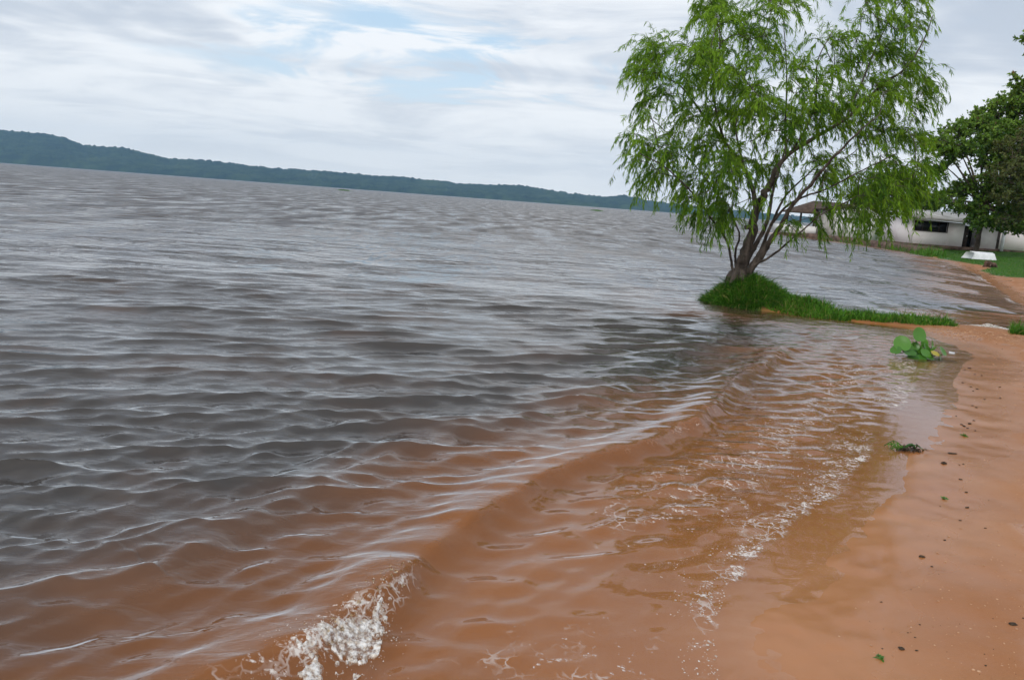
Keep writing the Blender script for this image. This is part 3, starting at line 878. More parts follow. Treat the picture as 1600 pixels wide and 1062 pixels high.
# ------------------------------------------------------------------ grass
def blades(name, x, y, length, width, lean, droop, mat, label, cat=None, tint=(0.45, 0.25), nseg=2, down=0.0, flow=(0, 0), kind='stuff'):
    n = len(x)
    z = ground_z(x, y) - 0.01
    a = rng.uniform(0, 2 * pi, n)
    d = np.stack([np.cos(a) * lean * rng.random(n) + flow[0], np.sin(a) * lean * rng.random(n) + flow[1], np.ones(n)], -1)
    if down:
        ox = x - TREE[0]; oy = y - TREE[1]; q = np.hypot(ox, oy) + 1e-3
        d[:, 0] += down * ox / q; d[:, 1] += down * oy / q
    L = length * rng.uniform(0.5, 1.25, n) * (1 + 0.55 * fbm(x * 3.3 + 5, y * 3.3, 2)) * np.where(rng.random(n) < 0.04, 1.6, 1.0)
    V, T, m_ = ribbons(np.stack([x, y, z], -1), d, L, np.full(n, width) * rng.uniform(0.7, 1.3, n), droop * rng.uniform(0.3, 1.4, n), nseg)
    tn = np.clip(rng.normal(tint[0], tint[1], n) + 0.25 * fbm(x * 2.5, y * 2.5, 2), 0, 0.92) + (rng.random(n) < 0.07) * 1.0
    o = make(name, V, T, mat, None, False, {'tint': np.repeat(np.clip(tn, 0, 1), m_)})
    tag(o, label, cat, kind=kind)
    return o


def scatter(n, poly, fn=None):
    P = np.asarray(poly); lo, hi = P.min(0), P.max(0)
    xs, ys = [], []
    c = 0
    while c < n:
        q = rng.uniform(lo, hi, (n * 3, 2))
        k = inside(q[:, 0], q[:, 1], poly)
        if fn is not None: k &= fn(q[:, 0], q[:, 1])
        xs.append(q[k, 0]); ys.append(q[k, 1]); c += k.sum()
        if k.sum() == 0: break
    return np.concatenate(xs)[:n], np.concatenate(ys)[:n]


ang = rng.uniform(0, 2 * pi, 11000); rad = 0.78 * np.sqrt(rng.random(11000))
mx = TREE[0] + rad * np.cos(ang) * (1 + 0.12 * np.sin(3 * ang)); my = TREE[1] + rad * np.sin(ang) * 0.95
blades('grass_mound', mx, my, 0.28, 0.015, 0.8, 0.8, MAT['grass'], 'long dark green grass drooping over the mound under the willow', 'grass', (0.22, 0.30), 3, 0.55)
def spitfn(x, y):
    d, par, sd = seg_dist(x, y, SPIT)
    sh_ = shore(x, y)
    edge = 0.09 * fbm(x * 2.6, y * 2.6, 2)
    return np.where(x < 6.1, sh_ > -0.07 + edge, (d < 0.33 + edge) & (sh_ > -0.1)) & (x < 7.95 + edge * 2)
sx, sy = scatter(17000, [(3.5, 13.6), (8.5, 13.6), (8.5, 16.7), (3.5, 16.7)], spitfn)
blades('grass_strip', sx, sy, 0.23, 0.015, 0.9, 0.6, MAT['grass'], 'low bright green grass strip along the narrow sand spit', 'grass', (0.48, 0.34), 2)
tx, ty = scatter(4200, [(8.62, 13.5), (8.95, 14.0), (9.5, 14.15), (10.6, 14.3), (10.6, 13.6), (9.4, 13.45)])
blades('grass_tuft', tx, ty, 0.24, 0.013, 0.75, 0.5, MAT['grass'], 'grass tuft at the right edge beside the foaming inlet', 'grass', (0.48, 0.24), 2)
lx, ly = scatter(52000, [p for p in LAWN[:9]] + [(33.4, 67.5), (50, 67.5), (50, 32.5)], lambda x, y: (y < 67.3) & (x < 0.75 * y + 3))
blades('lawn_grass', lx, ly, 0.14, 0.022, 0.9, 0.5, MAT['lawn'], 'mown green lawn in front of the low white house', 'grass', (0.5, 0.2), 1)
# rank weeds at the foot of the quay, where lawn meets water
qx = np.concatenate([rng.uniform(28.4, 30.6, 700), rng.uniform(30.2, 31.6, 700), rng.uniform(31.6, 33.2, 500)])
qy = np.concatenate([rng.uniform(54.5, 58.5, 700), rng.uniform(58, 66, 700), rng.uniform(70, 86, 500)])
ok = np.abs(shore(qx, qy)) < 1.1
blades('weeds', qx[ok], qy[ok], 0.75, 0.05, 0.6, 0.35, MAT['lawn'], 'rank green weeds at the foot of the quay by the bay', 'weeds', (0.6, 0.25), 2)

# ------------------------------------------------------------------ quay and buildings
QF = [(30.3, 59.6), (31.0, 64.5), (32.0, 72), (32.9, 83), (32.5, 90), (31.4, 97.2)]
q = empty('quay_wall', (31.0, 64.5, 0))
tag(q, 'dark brown stone quay wall along the water below the white buildings', 'wall')
mb = MB()
c = smooth_line([(a, b, 0) for a, b in QF], 60)
nrm = np.cross(np.gradient(c, axis=0), (0, 0, 1)); nrm /= np.linalg.norm(nrm, axis=1)[:, None]
topz = 0.50 + 0.02 * rng.normal(0, 1, 60)
rows_ = []
for off_, zz in ((-0.05, -1.0), (-0.02, 0.2), (0.04, None), (1.6, None), (1.6, -1.0)):
    z_ = topz if zz is None else np.full(60, zz)
    rows_.append(np.stack([c[:, 0] + nrm[:, 0] * off_ + rng.normal(0, 0.03, 60), c[:, 1] + nrm[:, 1] * off_, z_], -1))
V = np.concatenate(rows_); fs = []
for k in range(4):
    for j in range(59): fs.append((k * 60 + j, k * 60 + j + 1, (k + 1) * 60 + j + 1, (k + 1) * 60 + j))
fs.append([k * 60 for k in range(5)]); fs.append([k * 60 + 59 for k in range(5)][::-1])
make('stone_face', V, fs, MAT['stone'], q)


def wbox(parent, name, mat, lo, hi, local=True):
    return MB().box(lo, hi).build(name, mat, parent, local=True)


def window(parent, x0, x1, z0, z1, y, depth=0.12, mat='dark_glass', frame=True, mull=0, fm='white_paint'):
    """opening set into a front wall whose face is at local y"""
    p = MB().box((x0, y + depth - 0.02, z0), (x1, y + depth, z1)).build('window', MAT[mat], parent, local=True)
    if frame:
        fb = MB(); e = 0.05
        fb.box((x0 - e, y - 0.02, z1), (x1 + e, y + 0.06, z1 + e)).box((x0 - e, y - 0.04, z0 - e), (x1 + e, y + 0.06, z0))
        fb.box((x0 - e, y - 0.02, z0), (x0, y + 0.06, z1)).box((x1, y - 0.02, z0), (x1 + e, y + 0.06, z1))
        for k in range(mull):
            xm = x0 + (x1 - x0) * (k + 1) / (mull + 1)
            fb.box((xm - 0.03, y + 0.02, z0), (xm + 0.03, y + 0.06, z1))
        fb.build('frame', MAT[fm], p, local=True)
    return p


def wall_with_holes(parent, x0, x1, z0, top, y, th, holes, mat, name='wall'):
    """front wall as strips around rectangular openings; top: height as a function of x"""
    xs = sorted(set([x0, x1] + [v for h in holes for v in (h[0], h[1])]))
    mb = MB()
    for a, b in zip(xs[:-1], xs[1:]):
        hs = sorted([h for h in holes if h[0] <= a + 1e-6 and h[1] >= b - 1e-6], key=lambda h: h[2])
        zlo = z0
        for h in hs:
            if h[2] > zlo + 1e-6: mb.box((a, y, zlo), (b, y + th, h[2]))
            zlo = h[3]
        ta, tb = top(a), top(b)
        v = [(a, y, zlo), (b, y, zlo), (b, y + th, zlo), (a, y + th, zlo), (a, y, ta), (b, y, tb), (b, y + th, tb), (a, y + th, ta)]
        mb.add(v, [(0, 3, 2, 1), (4, 5, 6, 7), (0, 1, 5, 4), (1, 2, 6, 5), (2, 3, 7, 6), (3, 0, 4, 7)])
    return mb.build(name, MAT[mat], parent, local=True)


# low house with the long dark window
LX, LY, LZ = 33.5, 68.0, 0.60
h = empty('low_house', (LX, LY, LZ))
tag(h, 'low pinkish white house with long dark window behind the lawn', 'house')
W_ = 7.35
wall_with_holes(h, 0, W_, -0.2, lambda x: 2.12 - 0.03 * x, 0, 0.2, [(0.15, 3.02, 1.12, 2.0 - 0.05), (4.45, 5.85, -0.1, 1.98 - 0.1)], 'pink_wall')
window(h, 0.18, 2.99, 1.14, 1.93, 0, 0.14, 'dark_glass', True, 3, 'dark_wood')
wbox(h, 'wall', MAT['pink_wall'], (0, 0.2, -0.2), (0.2, 5.5, 2.1))
wbox(h, 'wall', MAT['pink_wall'], (W_ - 0.2, 0.2, -0.2), (W_, 5.5, 1.85))
wbox(h, 'wall', MAT['pink_wall'], (0.2, 5.3, -0.2), (W_ - 0.2, 5.5, 2.0))
wbox(h, 'floor', MAT['stone'], (-0.1, -0.25, -0.3), (W_ + 2.6, 5.6, 0.02))
d_ = wbox(h, 'door', MAT['dark_wood'], (4.47, 0.55, 0.03), (5.15, 0.6, 1.85))
wbox(d_, 'handle', MAT['white_paint'], (5.02, 0.51, 0.9), (5.08, 0.548, 1.0))
wbox(h, 'door', MAT['dark_glass'], (5.17, 1.2, 0.03), (5.84, 1.24, 1.85))
mb = MB()   # shallow sheet roof with a deep front edge
mb.add([(-0.5, -0.55, 2.12), (W_ + 2.9, -0.55, 1.86), (W_ + 2.9, 6, 2.75), (-0.5, 6, 3.0), (-0.5, -0.55, 2.32), (W_ + 2.9, -0.55, 2.04), (W_ + 2.9, 6, 2.9), (-0.5, 6, 3.15)],
       [(0, 3, 2, 1), (4, 5, 6, 7), (0, 1, 5, 4), (1, 2, 6, 5), (2, 3, 7, 6), (3, 0, 4, 7)])
mb.build('roof', MAT['roof_sheet'], h, local=True)
for px_ in (W_ + 0.25, W_ + 2.55):
    wbox(h, 'post', MAT['white_paint'], (px_, -0.4, -0.1), (px_ + 0.2, -0.2, 1.92))
wbox(h, 'carport_wall', MAT['dark_wood'], (W_ + 0.02, 4.4, -0.1), (W_ + 2.9, 4.55, 2.4))
g_ = empty('garden_wall', (43.6, 74.0, 0.55)); tag(g_, 'pinkish garden wall at the right edge beyond the carport', 'wall')
wbox(g_, 'wall', MAT['pink_wall'], (0, 0, -0.2), (14, 0.2, 1.9)); wbox(g_, 'coping', MAT['roof_sheet'], (-0.05, -0.05, 1.9), (14.05, 0.25, 2.0))

# gabled white house
GX, GY, GZ = 33.9, 86.0, 0.52
h = empty('gabled_house', (GX, GY, GZ))
tag(h, 'white gabled house with two small dark windows behind the quay', 'house')
gt = lambda x: np.interp(x, [0, 3.1, 4.85, 8.2], [2.75, 3.40, 2.45, 2.05])
wall_with_holes(h, 0, 8.2, -0.3, gt, 0, 0.25, [(1.25, 1.95, 1.45, 2.05), (3.25, 3.95, 1.5, 2.1), (3.1, 3.1, 3, 3), (4.85, 4.85, 2, 2)], 'white_wall')
window(h, 1.28, 1.92, 1.48, 2.02, 0, 0.16); window(h, 3.28, 3.92, 1.53, 2.07, 0, 0.16)
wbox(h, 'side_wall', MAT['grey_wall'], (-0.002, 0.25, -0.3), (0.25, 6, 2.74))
wbox(h, 'wall', MAT['white_wall'], (0.25, 5.75, -0.3), (8.2, 6, 2.0))
wbox(h, 'wall', MAT['white_wall'], (7.95, 0.25, -0.3), (8.2, 5.75, 2.0))
mb = MB()
pf = [(-0.35, 2.72), (3.1, 3.46), (5.0, 2.46), (8.5, 2.08)]
v = [(a, -0.25, b) for a, b in pf] + [(a, 6.3, b) for a, b in pf] + [(a, -0.25, b + 0.14) for a, b in pf] + [(a, 6.3, b + 0.14) for a, b in pf]
fs = []
for k in range(3):
    fs += [(k, k + 4, k + 5, k + 1), (8 + k, 9 + k, 13 + k, 12 + k), (k, k + 1, 9 + k, 8 + k), (4 + k, 12 + k, 13 + k, 5 + k)]
fs += [(0, 8, 12, 4), (3, 7, 15, 11)]
mb.add(v, fs); mb.build('roof', MAT['roof_tile'], h, local=True)

# open pavilion with the hipped roof
PX, PY, PZ = 31.9, 91.0, 0.50
h = empty('pavilion', (PX, PY, PZ))
tag(h, 'open lakeside pavilion with brown hipped roof, dark posts and white parapet', 'pavilion')
PW, PD = 7.6, 5.0
wbox(h, 'parapet', MAT['white_wall'], (-1.4, 0, -0.1), (PW - 1.5, 0.2, 0.80))
wbox(h, 'parapet', MAT['white_wall'], (-1.4, 0.2, -0.1), (-1.2, PD, 0.80))
for px_ in (0.1, 1.7, 3.3, 4.9, 6.6):
    for py_ in (0.3, PD - 0.3):
        wbox(h, 'post', MAT['dark_wood'], (px_, py_, -0.1), (px_ + 0.14, py_ + 0.14, 2.45))
e = 0.5
v = [(-e, -e, 2.35), (PW + e, -e, 2.35), (PW + e, PD + e, 2.35), (-e, PD + e, 2.35), (2.2, PD / 2, 3.75), (PW - 1.8, PD / 2, 3.75),
     (-e, -e, 2.25), (PW + e, -e, 2.25), (PW + e, PD + e, 2.25), (-e, PD + e, 2.25)]
make('roof', v, [(0, 1, 5, 4), (1, 2, 5), (2, 3, 4, 5), (3, 0, 4), (6, 9, 8, 7), (0, 6, 7, 1), (1, 7, 8, 2), (2, 8, 9, 3), (3, 9, 6, 0)], MAT['roof_tile'], h, local=True)

# overturned dinghy on the lawn
bz = float(ground_z(np.array([30.1]), np.array([51.5]))[0])
bt = empty('overturned_boat', (30.1, 51.5, bz), radians(6))
tag(bt, 'small white boat lying upside down on the lawn before the house', 'boat')
sec = []
L_ = 1.95
for k, u in enumerate(np.linspace(-1, 1, 11)):
    wd = 0.52 * (1 - 0.55 * max(0, u) ** 2.4); hh_ = 0.42
    xx = u * L_ / 2
    rake = 0.2 * -u
    prof = [(-1, 0), (-0.97, 0.10), (-0.86, 0.70), (-0.76, 0.97), (0, 1.03), (0.76, 0.97), (0.86, 0.70), (0.97, 0.10), (1, 0)]
    sec.append([(xx + rake * b, a * wd, b * hh_ + 0.03) for a, b in prof])
V = [p for s_ in sec for p in s_]; fs = []
for k in range(10):
    for j in range(8): fs.append((k * 9 + j, k * 9 + j + 1, (k + 1) * 9 + j + 1, (k + 1) * 9 + j))
fs.append(list(range(9))); fs.append([90 + j for j in range(9)][::-1])
make('hull', V, fs, MAT['white_paint'], bt, False, local=True)
MB().box((-0.8, -0.02, 0.44), (0.8, 0.02, 0.50)).build('keel', MAT['white_paint'], bt, local=True)
mb = MB()
for sgn in (-1, 1): mb.tube([(s_[0][0], s_[0][1] * sgn * -1 if sgn == 1 else s_[0][1], 0.035) for s_ in sec], [0.028] * 11, 6)
mb.build('gunwale', MAT['white_paint'], bt, True, local=True)

# rotten stump on the lawn's edge
sz = float(ground_z(np.array([24.9]), np.array([41.6]))[0])
mb = MB()
mb.blob((24.9, 41.6, sz + 0.16), (0.27, 0.22, 0.24), 0.5, 14, 9, 4)
for k in range(6):
    a = k * 1.05
    p0 = np.array([24.9, 41.6, sz + 0.15])
    mb.tube(smooth_line([p0, p0 + (0.2 * cos(a), 0.2 * sin(a), 0.04), p0 + (0.4 * cos(a), 0.36 * sin(a), -0.16)], 6), np.linspace(0.07, 0.03, 6), 6, 0.15)
o = mb.build('stump', MAT['rotten'], None, False)
tag(o, 'rotten brown tree stump on the lawn edge above the sand', 'stump')

# ------------------------------------------------------------------ trees behind
def broad_tree(name, label, base, trunk, ell, leafmat, n_clump, leaf, seed, tw=9, lf=16, tl=1.0, tint=0.4, cat='tree', dens=1.0, rtrunk=0.25, spacing=0.7):
    """ell: list of (cx, cy, cz, rx, ry, rz, tint shift)"""
    rg = np.random.default_rng(seed)
    root = empty(name, base)
    tag(root, label, cat)
    b = np.array(base)
    top = np.array(trunk)
    limbs = [([b - (0, 0, 0.2), b * 0.6 + top * 0.4 + (0.1, 0, 0), top], rtrunk, rtrunk * 0.7, 'trunk')]
    nodes = [b[None, :], smooth_line([b, top], 10)[5:]]
    for e_ in ell:
        c = np.array(e_[:3])
        p = [top - (0, 0, 0.2), (top * 0.55 + c * 0.45) + (0, 0, 0.15 * e_[5]), c + (0, 0, 0.0)]
        limbs.append((p, rtrunk * 0.55, rtrunk * 0.14, 'limb'))
        nodes.append(smooth_line(p, 14)[4:])
    cls = []
    tot = sum(e_[3] * e_[5] for e_ in ell)
    for e_ in ell:
        k = 0; tr_ = 0
        want = int(n_clump * e_[3] * e_[5] / tot)
        while k < want and tr_ < 4000:
            tr_ += 1
            d = rg.normal(0, 1, 3); d /= np.linalg.norm(d)
            rr_ = rg.uniform(0.35, 1.0) ** 0.6
            P = np.array(e_[:3]) + d * rr_ * np.array(e_[3:6])
            if any(np.sum((P - np.array(o[:3])) ** 2) < spacing ** 2 * 0.3 for o in cls[-60:]): continue
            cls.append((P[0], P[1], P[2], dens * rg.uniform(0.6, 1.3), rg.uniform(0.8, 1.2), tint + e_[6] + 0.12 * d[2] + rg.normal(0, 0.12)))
            k += 1
    ctr = np.mean([e_[:3] for e_ in ell], axis=0) - (0, 0, 1.0)
    grow_tree(root, limbs, cls, np.concatenate(nodes), tw, tl, lf, leaf, leaf * 0.62, 0.15, leafmat, MAT['bark_far'], ctr,
              twist=0.8, branch_r=rtrunk * 0.16, leaf_spread=0.9, leaf_drop=0.1, twig_r=0.02)


def P3(px_, py_, Y_): return tuple(float(v) for v in at(px_, py_, Y_))


def E3(px_, py_, Y_, rx, ry, depth, sh=0.0):
    p = P3(px_, py_, Y_); k = Y_ / FPX
    return (p[0], p[1], p[2], rx * k, depth, ry * k, sh)


b0 = P3(1524, 394, 61.0)
gz0 = float(ground_z(np.array([b0[0]]), np.array([b0[1]]))[0])
broad_tree('shade_tree', 'big spreading dark green tree standing in front of the low house', (b0[0], 61.0, gz0), P3(1535, 318, 61.0),
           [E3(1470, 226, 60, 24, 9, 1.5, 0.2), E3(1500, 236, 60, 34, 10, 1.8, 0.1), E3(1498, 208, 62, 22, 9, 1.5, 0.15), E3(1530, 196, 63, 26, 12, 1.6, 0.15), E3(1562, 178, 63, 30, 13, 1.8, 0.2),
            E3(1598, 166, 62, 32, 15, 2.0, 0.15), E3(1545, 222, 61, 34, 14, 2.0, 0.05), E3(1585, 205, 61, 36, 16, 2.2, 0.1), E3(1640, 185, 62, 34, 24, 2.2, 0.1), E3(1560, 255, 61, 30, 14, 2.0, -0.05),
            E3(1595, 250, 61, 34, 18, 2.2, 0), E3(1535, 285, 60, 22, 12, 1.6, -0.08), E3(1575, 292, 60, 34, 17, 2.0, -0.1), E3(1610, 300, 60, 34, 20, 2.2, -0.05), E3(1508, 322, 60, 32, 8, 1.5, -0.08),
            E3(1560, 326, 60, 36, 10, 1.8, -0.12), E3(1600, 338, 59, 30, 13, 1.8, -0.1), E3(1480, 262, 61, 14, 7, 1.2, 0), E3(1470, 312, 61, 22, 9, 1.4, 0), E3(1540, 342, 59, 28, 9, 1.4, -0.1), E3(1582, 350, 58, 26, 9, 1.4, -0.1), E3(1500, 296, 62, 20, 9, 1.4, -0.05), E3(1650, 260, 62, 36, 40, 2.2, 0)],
           MAT['leaf_dark'], 520, 0.24, 21, 8, 17, 0.75, 0.42, rtrunk=0.22)
b1 = (42.5, 56.0, 0.6)
broad_tree('shade_tree', 'brownish green tree at the right edge reaching over the carport', b1, (41.5, 56.0, 3.4),
           [E3(1590, 235, 56, 34, 26, 2.0, 0.05), E3(1625, 280, 55, 60, 45, 2.6, 0), E3(1578, 285, 55, 30, 30, 2.0, -0.05), E3(1640, 210, 56, 50, 40, 2.6, 0.1), E3(1590, 330, 55, 26, 18, 1.6, -0.05)],
           MAT['leaf_olive'], 110, 0.22, 22, 8, 15, 0.75, 0.55, rtrunk=0.18)
b2 = (31.5, 38.0, 0.55)
broad_tree('shade_tree', 'tall tree mostly out of view whose branch tips reach in at right', b2, (30.5, 38, 5.0),
           [E3(1625, 132, 38, 36, 16, 1.0, 0.15), E3(1632, 70, 38, 34, 14, 1.0, 0.1), E3(1650, 100, 38, 30, 40, 1.0, 0.1)],
           MAT['leaf_dark'], 60, 0.20, 23, 8, 16, 0.6, 0.5, rtrunk=0.16, spacing=0.5)
b3 = P3(1405, 372, 95.0)
broad_tree('shade_tree', 'dark bushy tree behind the gabled house, half hidden by willow sprays', (b3[0], 95.0, 0.55), P3(1400, 330, 95.0),
           [E3(1395, 300, 95, 42, 28, 3.5, 0), E3(1435, 320, 94, 24, 16, 2.5, 0.05), E3(1360, 315, 96, 26, 16, 2.5, -0.05)],
           MAT['leaf_dark'], 120, 0.34, 24, 8, 16, 1.2, 0.35, rtrunk=0.22)
b4 = P3(1379, 374, 84.5)
broad_tree('cypress_shrub', 'narrow dark green columnar shrub against the white gabled house', (b4[0], 84.5, 0.52), P3(1380, 362, 84.5),
           [E3(1380, 352, 84.5, 7, 18, 0.5, 0)], MAT['leaf_dark'], 40, 0.16, 25, 8, 14, 0.35, 0.35, 'shrub', rtrunk=0.06, spacing=0.25)

# ------------------------------------------------------------------ water hyacinth washed ashore
hy = gp(1440, 556, 0.02)
hz = float(ground_z(np.array([hy[0]]), np.array([hy[1]]))[0]) + 0.02
hroot = empty('water_hyacinth', (float(hy[0]), float(hy[1]), hz))
tag(hroot, 'green water hyacinth with round leaves stranded in the wash below the grass', 'plant')
m = leaf_material('hyacinth_leaf', (0.03, 0.12, 0.012), (0.11, 0.29, 0.035), None, 0.3, 0.3); MAT['hyacinth'] = m
MAT['hyacinth_yellow'] = leaf_material('hyacinth_yellow', (0.40, 0.33, 0.05), (0.55, 0.48, 0.10), None, 0.3, 0.4)
hrg = np.random.default_rng(2)


def round_leaf(c, nrm_, r, tint, mat, elong=1.0, axis=(0, 0, 1)):
    nrm_ = np.array(nrm_, float); nrm_ /= np.linalg.norm(nrm_)
    ax = np.array(axis, float); ax -= nrm_ * (ax @ nrm_); ax /= np.linalg.norm(ax) + 1e-9
    bx = np.cross(nrm_, ax)
    vs = [np.array(c) - nrm_ * r * 0.16]
    n = 16
    for ring, rr_ in ((0.55, 0.55), (1.0, 1.0)):
        for k in range(n):
            a = 2 * pi * k / n
            notch = 1 - 0.22 * math.exp(-((a - pi) / 0.35) ** 2)
            q = np.array(c) + r * rr_ * notch * (cos(a) * ax * elong + sin(a) * bx) + nrm_ * r * 0.10 * (rr_ ** 2 - 0.6) * (1 + 0.4 * sin(2 * a))
            vs.append(q)
    fs_ = [(0, 1 + k, 1 + (k + 1) % n) for k in range(n)] + [(1 + k, 1 + n + k, 1 + n + (k + 1) % n, 1 + (k + 1) % n) for k in range(n)]
    return make('leaf', np.array(vs), fs_, mat, hroot, True, {'tint': np.full(len(vs), tint)})


def stalk(p0, p1, r0=0.010, r1=0.006, bow=0.03):
    mid = (np.array(p0) + np.array(p1)) / 2 + hrg.normal(0, bow, 3)
    mb = MB(); mb.tube(smooth_line([p0, mid, p1], 8), np.linspace(r0, r1, 8), 6)
    return mb.build('stalk', MAT['hyacinth'], hroot, True, 'tint')


hc = np.array([hy[0], hy[1], hz])
big = [((1437, 523), -0.05, (0.1, -0.9, 0.35), 0.092, 0.55), ((1413, 537), -0.05, (-0.25, -0.75, 0.6), 0.108, 0.65), ((1424, 551), -0.12, (-0.1, -0.4, 0.9), 0.075, 0.35),
       ((1436, 548), 0.05, (0, -0.7, 0.6), 0.080, 0.6), ((1448, 545), 0.0, (0.5, -0.6, 0.5), 0.075, 0.5), ((1444, 536), 0.08, (0.2, -0.9, 0.3), 0.06, 0.75),
       ((1457, 551), -0.02, (0.6, -0.3, 0.6), 0.07, 0.45), ((1428, 558), -0.14, (-0.2, -0.3, 0.9), 0.07, 0.3), ((1450, 557), -0.12, (0.2, -0.4, 0.85), 0.07, 0.5),
       ((1440, 560), -0.16, (0, -0.5, 0.85), 0.065, 0.4), ((1455, 538), 0.05, (0.7, -0.6, 0.2), 0.05, 0.7), ((1466, 557), -0.1, (0.8, -0.5, 0.3), 0.06, 0.25)]
big += [((1404, 547), -0.1, (-0.4, -0.5, 0.8), 0.07, 0.45), ((1470, 549), 0.05, (0.5, -0.6, 0.6), 0.065, 0.55), ((1422, 543), 0.1, (-0.3, -0.8, 0.5), 0.065, 0.7), ((1446, 552), -0.1, (0.1, -0.6, 0.7), 0.07, 0.65), ((1431, 541), 0.0, (-0.2, -0.8, 0.4), 0.055, 0.4)]
MAT['hyacinth'].node_tree.nodes['Principled BSDF'].inputs['Specular IOR Level'].default_value = 0.5
for (ppx, ppy), dep_, nm, r_, tn in big:
    ppx = 1440 + (ppx - 1440) * 1.12
    c_ = at(ppx, ppy, hy[1] + dep_)
    c_[2] = max(c_[2], hz + 0.03)
    st_ = hc + hrg.normal(0, 0.03, 3) * (1, 1, 0) + (0, 0, 0.0)
    stalk(st_, c_ - np.array([0, 0, r_ * 0.75]))
    round_leaf(c_, nm, r_ * 1.05, tn, MAT['hyacinth'], 1.12)
c_ = at(1461, 552, hy[1] - 0.13); round_leaf((c_[0], c_[1], max(c_[2], hz + 0.03)), (0.2, -0.5, 0.8), 0.05, 0.5, MAT['hyacinth_yellow'], 1.4, (1, 0, 0.2))
for k in range(9):
    a = -0.6 + 3.6 * k / 8
    e_ = hc + np.array([0.20 * cos(a), -0.05 + 0.14 * sin(a) * 0.6, hrg.uniform(0.14, 0.30)])
    V, T, m_ = ribbons(np.array([hc]), np.array([e_ - hc]), np.array([np.linalg.norm(e_ - hc)]), np.array([0.045]), np.array([0.15]), 4, np.array([[0.0, 1.0, 0.3]]))
    make('leaf', V, T, MAT['hyacinth'], hroot, True, {'tint': np.full(len(V), hrg.uniform(0.3, 0.8))})
mb = MB()
for k in range(14):
    a = hrg.uniform(-0.7, 0.5); l_ = hrg.uniform(0.15, 0.55)
    p = smooth_line([hc + (0, 0, -0.01), hc + (l_ * 0.5 * cos(a), l_ * 0.5 * sin(a), 0.012), hc + (l_ * cos(a), l_ * sin(a) * 0.7, 0.012)], 7)
    mb.tube(p, np.linspace(0.008, 0.003, 7), 4)
mb.build('roots', MAT['clod'], hroot, True)


# ------------------------------------------------------------------ drift weed, sprouts, clods, litter on the sand
def on_sand(ppx, ppy):
    z = 0.0
    for _ in range(6):
        p = gp(ppx, ppy, z); z = float(ground_z(np.array([p[0]]), np.array([p[1]]))[0])
    p[2] = z
    return p


p = on_sand(1412, 704)
wr = empty('drift_weed', tuple(float(v) for v in p)); tag(wr, 'tangle of dark weed with pale green stems at the foam edge', 'weed')
wrg = np.random.default_rng(6)
for k in range(6):
    a = wrg.uniform(-0.3, 0.9) if k < 4 else wrg.uniform(2.4, 3.4); l_ = wrg.uniform(0.10, 0.17)
    mb = MB(); mb.tube(smooth_line([p + (-0.06 + 0.02 * k, 0, 0.01), p + (l_ * 0.5 * cos(a), l_ * 0.4 * sin(a), 0.05 * wrg.random() + 0.02), p + (l_ * cos(a), l_ * 0.6 * sin(a), 0.01)], 8), np.linspace(0.005, 0.003, 8), 5)
    mb.build('stem', MAT['hyacinth'], wr, True, 'tint')
n = 160
bb = p + wrg.normal(0, 1, (n, 3)) * (0.055, 0.03, 0.008) + (0.05, 0, 0.018)
V, T = diamonds(bb, wrg.normal(0, 1, (n, 3)) * (1, 0.6, 0.3), wrg.uniform(0.02, 0.05, n), wrg.uniform(0.008, 0.016, n))
o = make('dead_leaves', V, T, MAT['clod'], wr); tag(o, kind='stuff')
n = 40
bb = p + wrg.normal(0, 1, (n, 3)) * (0.02, 0.02, 0.012) + (-0.09, 0, 0.025)
V, T = diamonds(bb, wrg.normal(0, 1, (n, 3)) * (1, 0.6, 0.6) + (0, 0, 0.8), wrg.uniform(0.02, 0.05, n), wrg.uniform(0.008, 0.014, n))
o = make('fresh_leaves', V, T, MAT['hyacinth'], wr, False, {'tint': np.repeat(wrg.uniform(0.4, 0.9, n), 4)}); tag(o, kind='stuff')


def clod(ppx, ppy, size, label, seed, group=None, mat='clod', flat=0.5, cat='clod', name='clod', elong=1.3):
    p = on_sand(ppx, ppy)
    k = np.linalg.norm(p - CAMP) / FPX
    r_ = size * k * 0.30
    rg = np.random.default_rng(seed)
    mb = MB()
    for q_ in range(3):
        off_ = rg.normal(0, 0.4, 3) * (r_ * elong, r_, r_ * 0.2)
        mb.blob(p + off_ + (0, 0, r_ * flat * 0.45), (r_ * 0.75 * elong, r_ * 0.65, r_ * flat), 0.45, 9, 6, seed * 7 + q_)
    o = mb.build(name, MAT[mat], None, True)
    tag(o, label, cat, group)
    return o


def sprout(ppx, ppy, size, label, seed, group=None):
    p = on_sand(ppx, ppy); k = np.linalg.norm(p - CAMP) / FPX * size
    rg = np.random.default_rng(seed); n = 26
    d = rg.normal(0, 1, (n, 3)) * (1, 0.9, 0.4) + (0, 0, 0.45)
    V, T = diamonds(np.tile(p + (0, 0, 0.003), (n, 1)) + rg.normal(0, 0.13 * k, (n, 3)) * (1, 1, 0.1), d, rg.uniform(0.3, 0.6, n) * k, rg.uniform(0.12, 0.22, n) * k)
    o = make('sprout', V, T, MAT['hyacinth'], None, False, {'tint': np.repeat(rg.uniform(0.1, 0.8, n), 4)})
    tag(o, label, 'sprig', group)


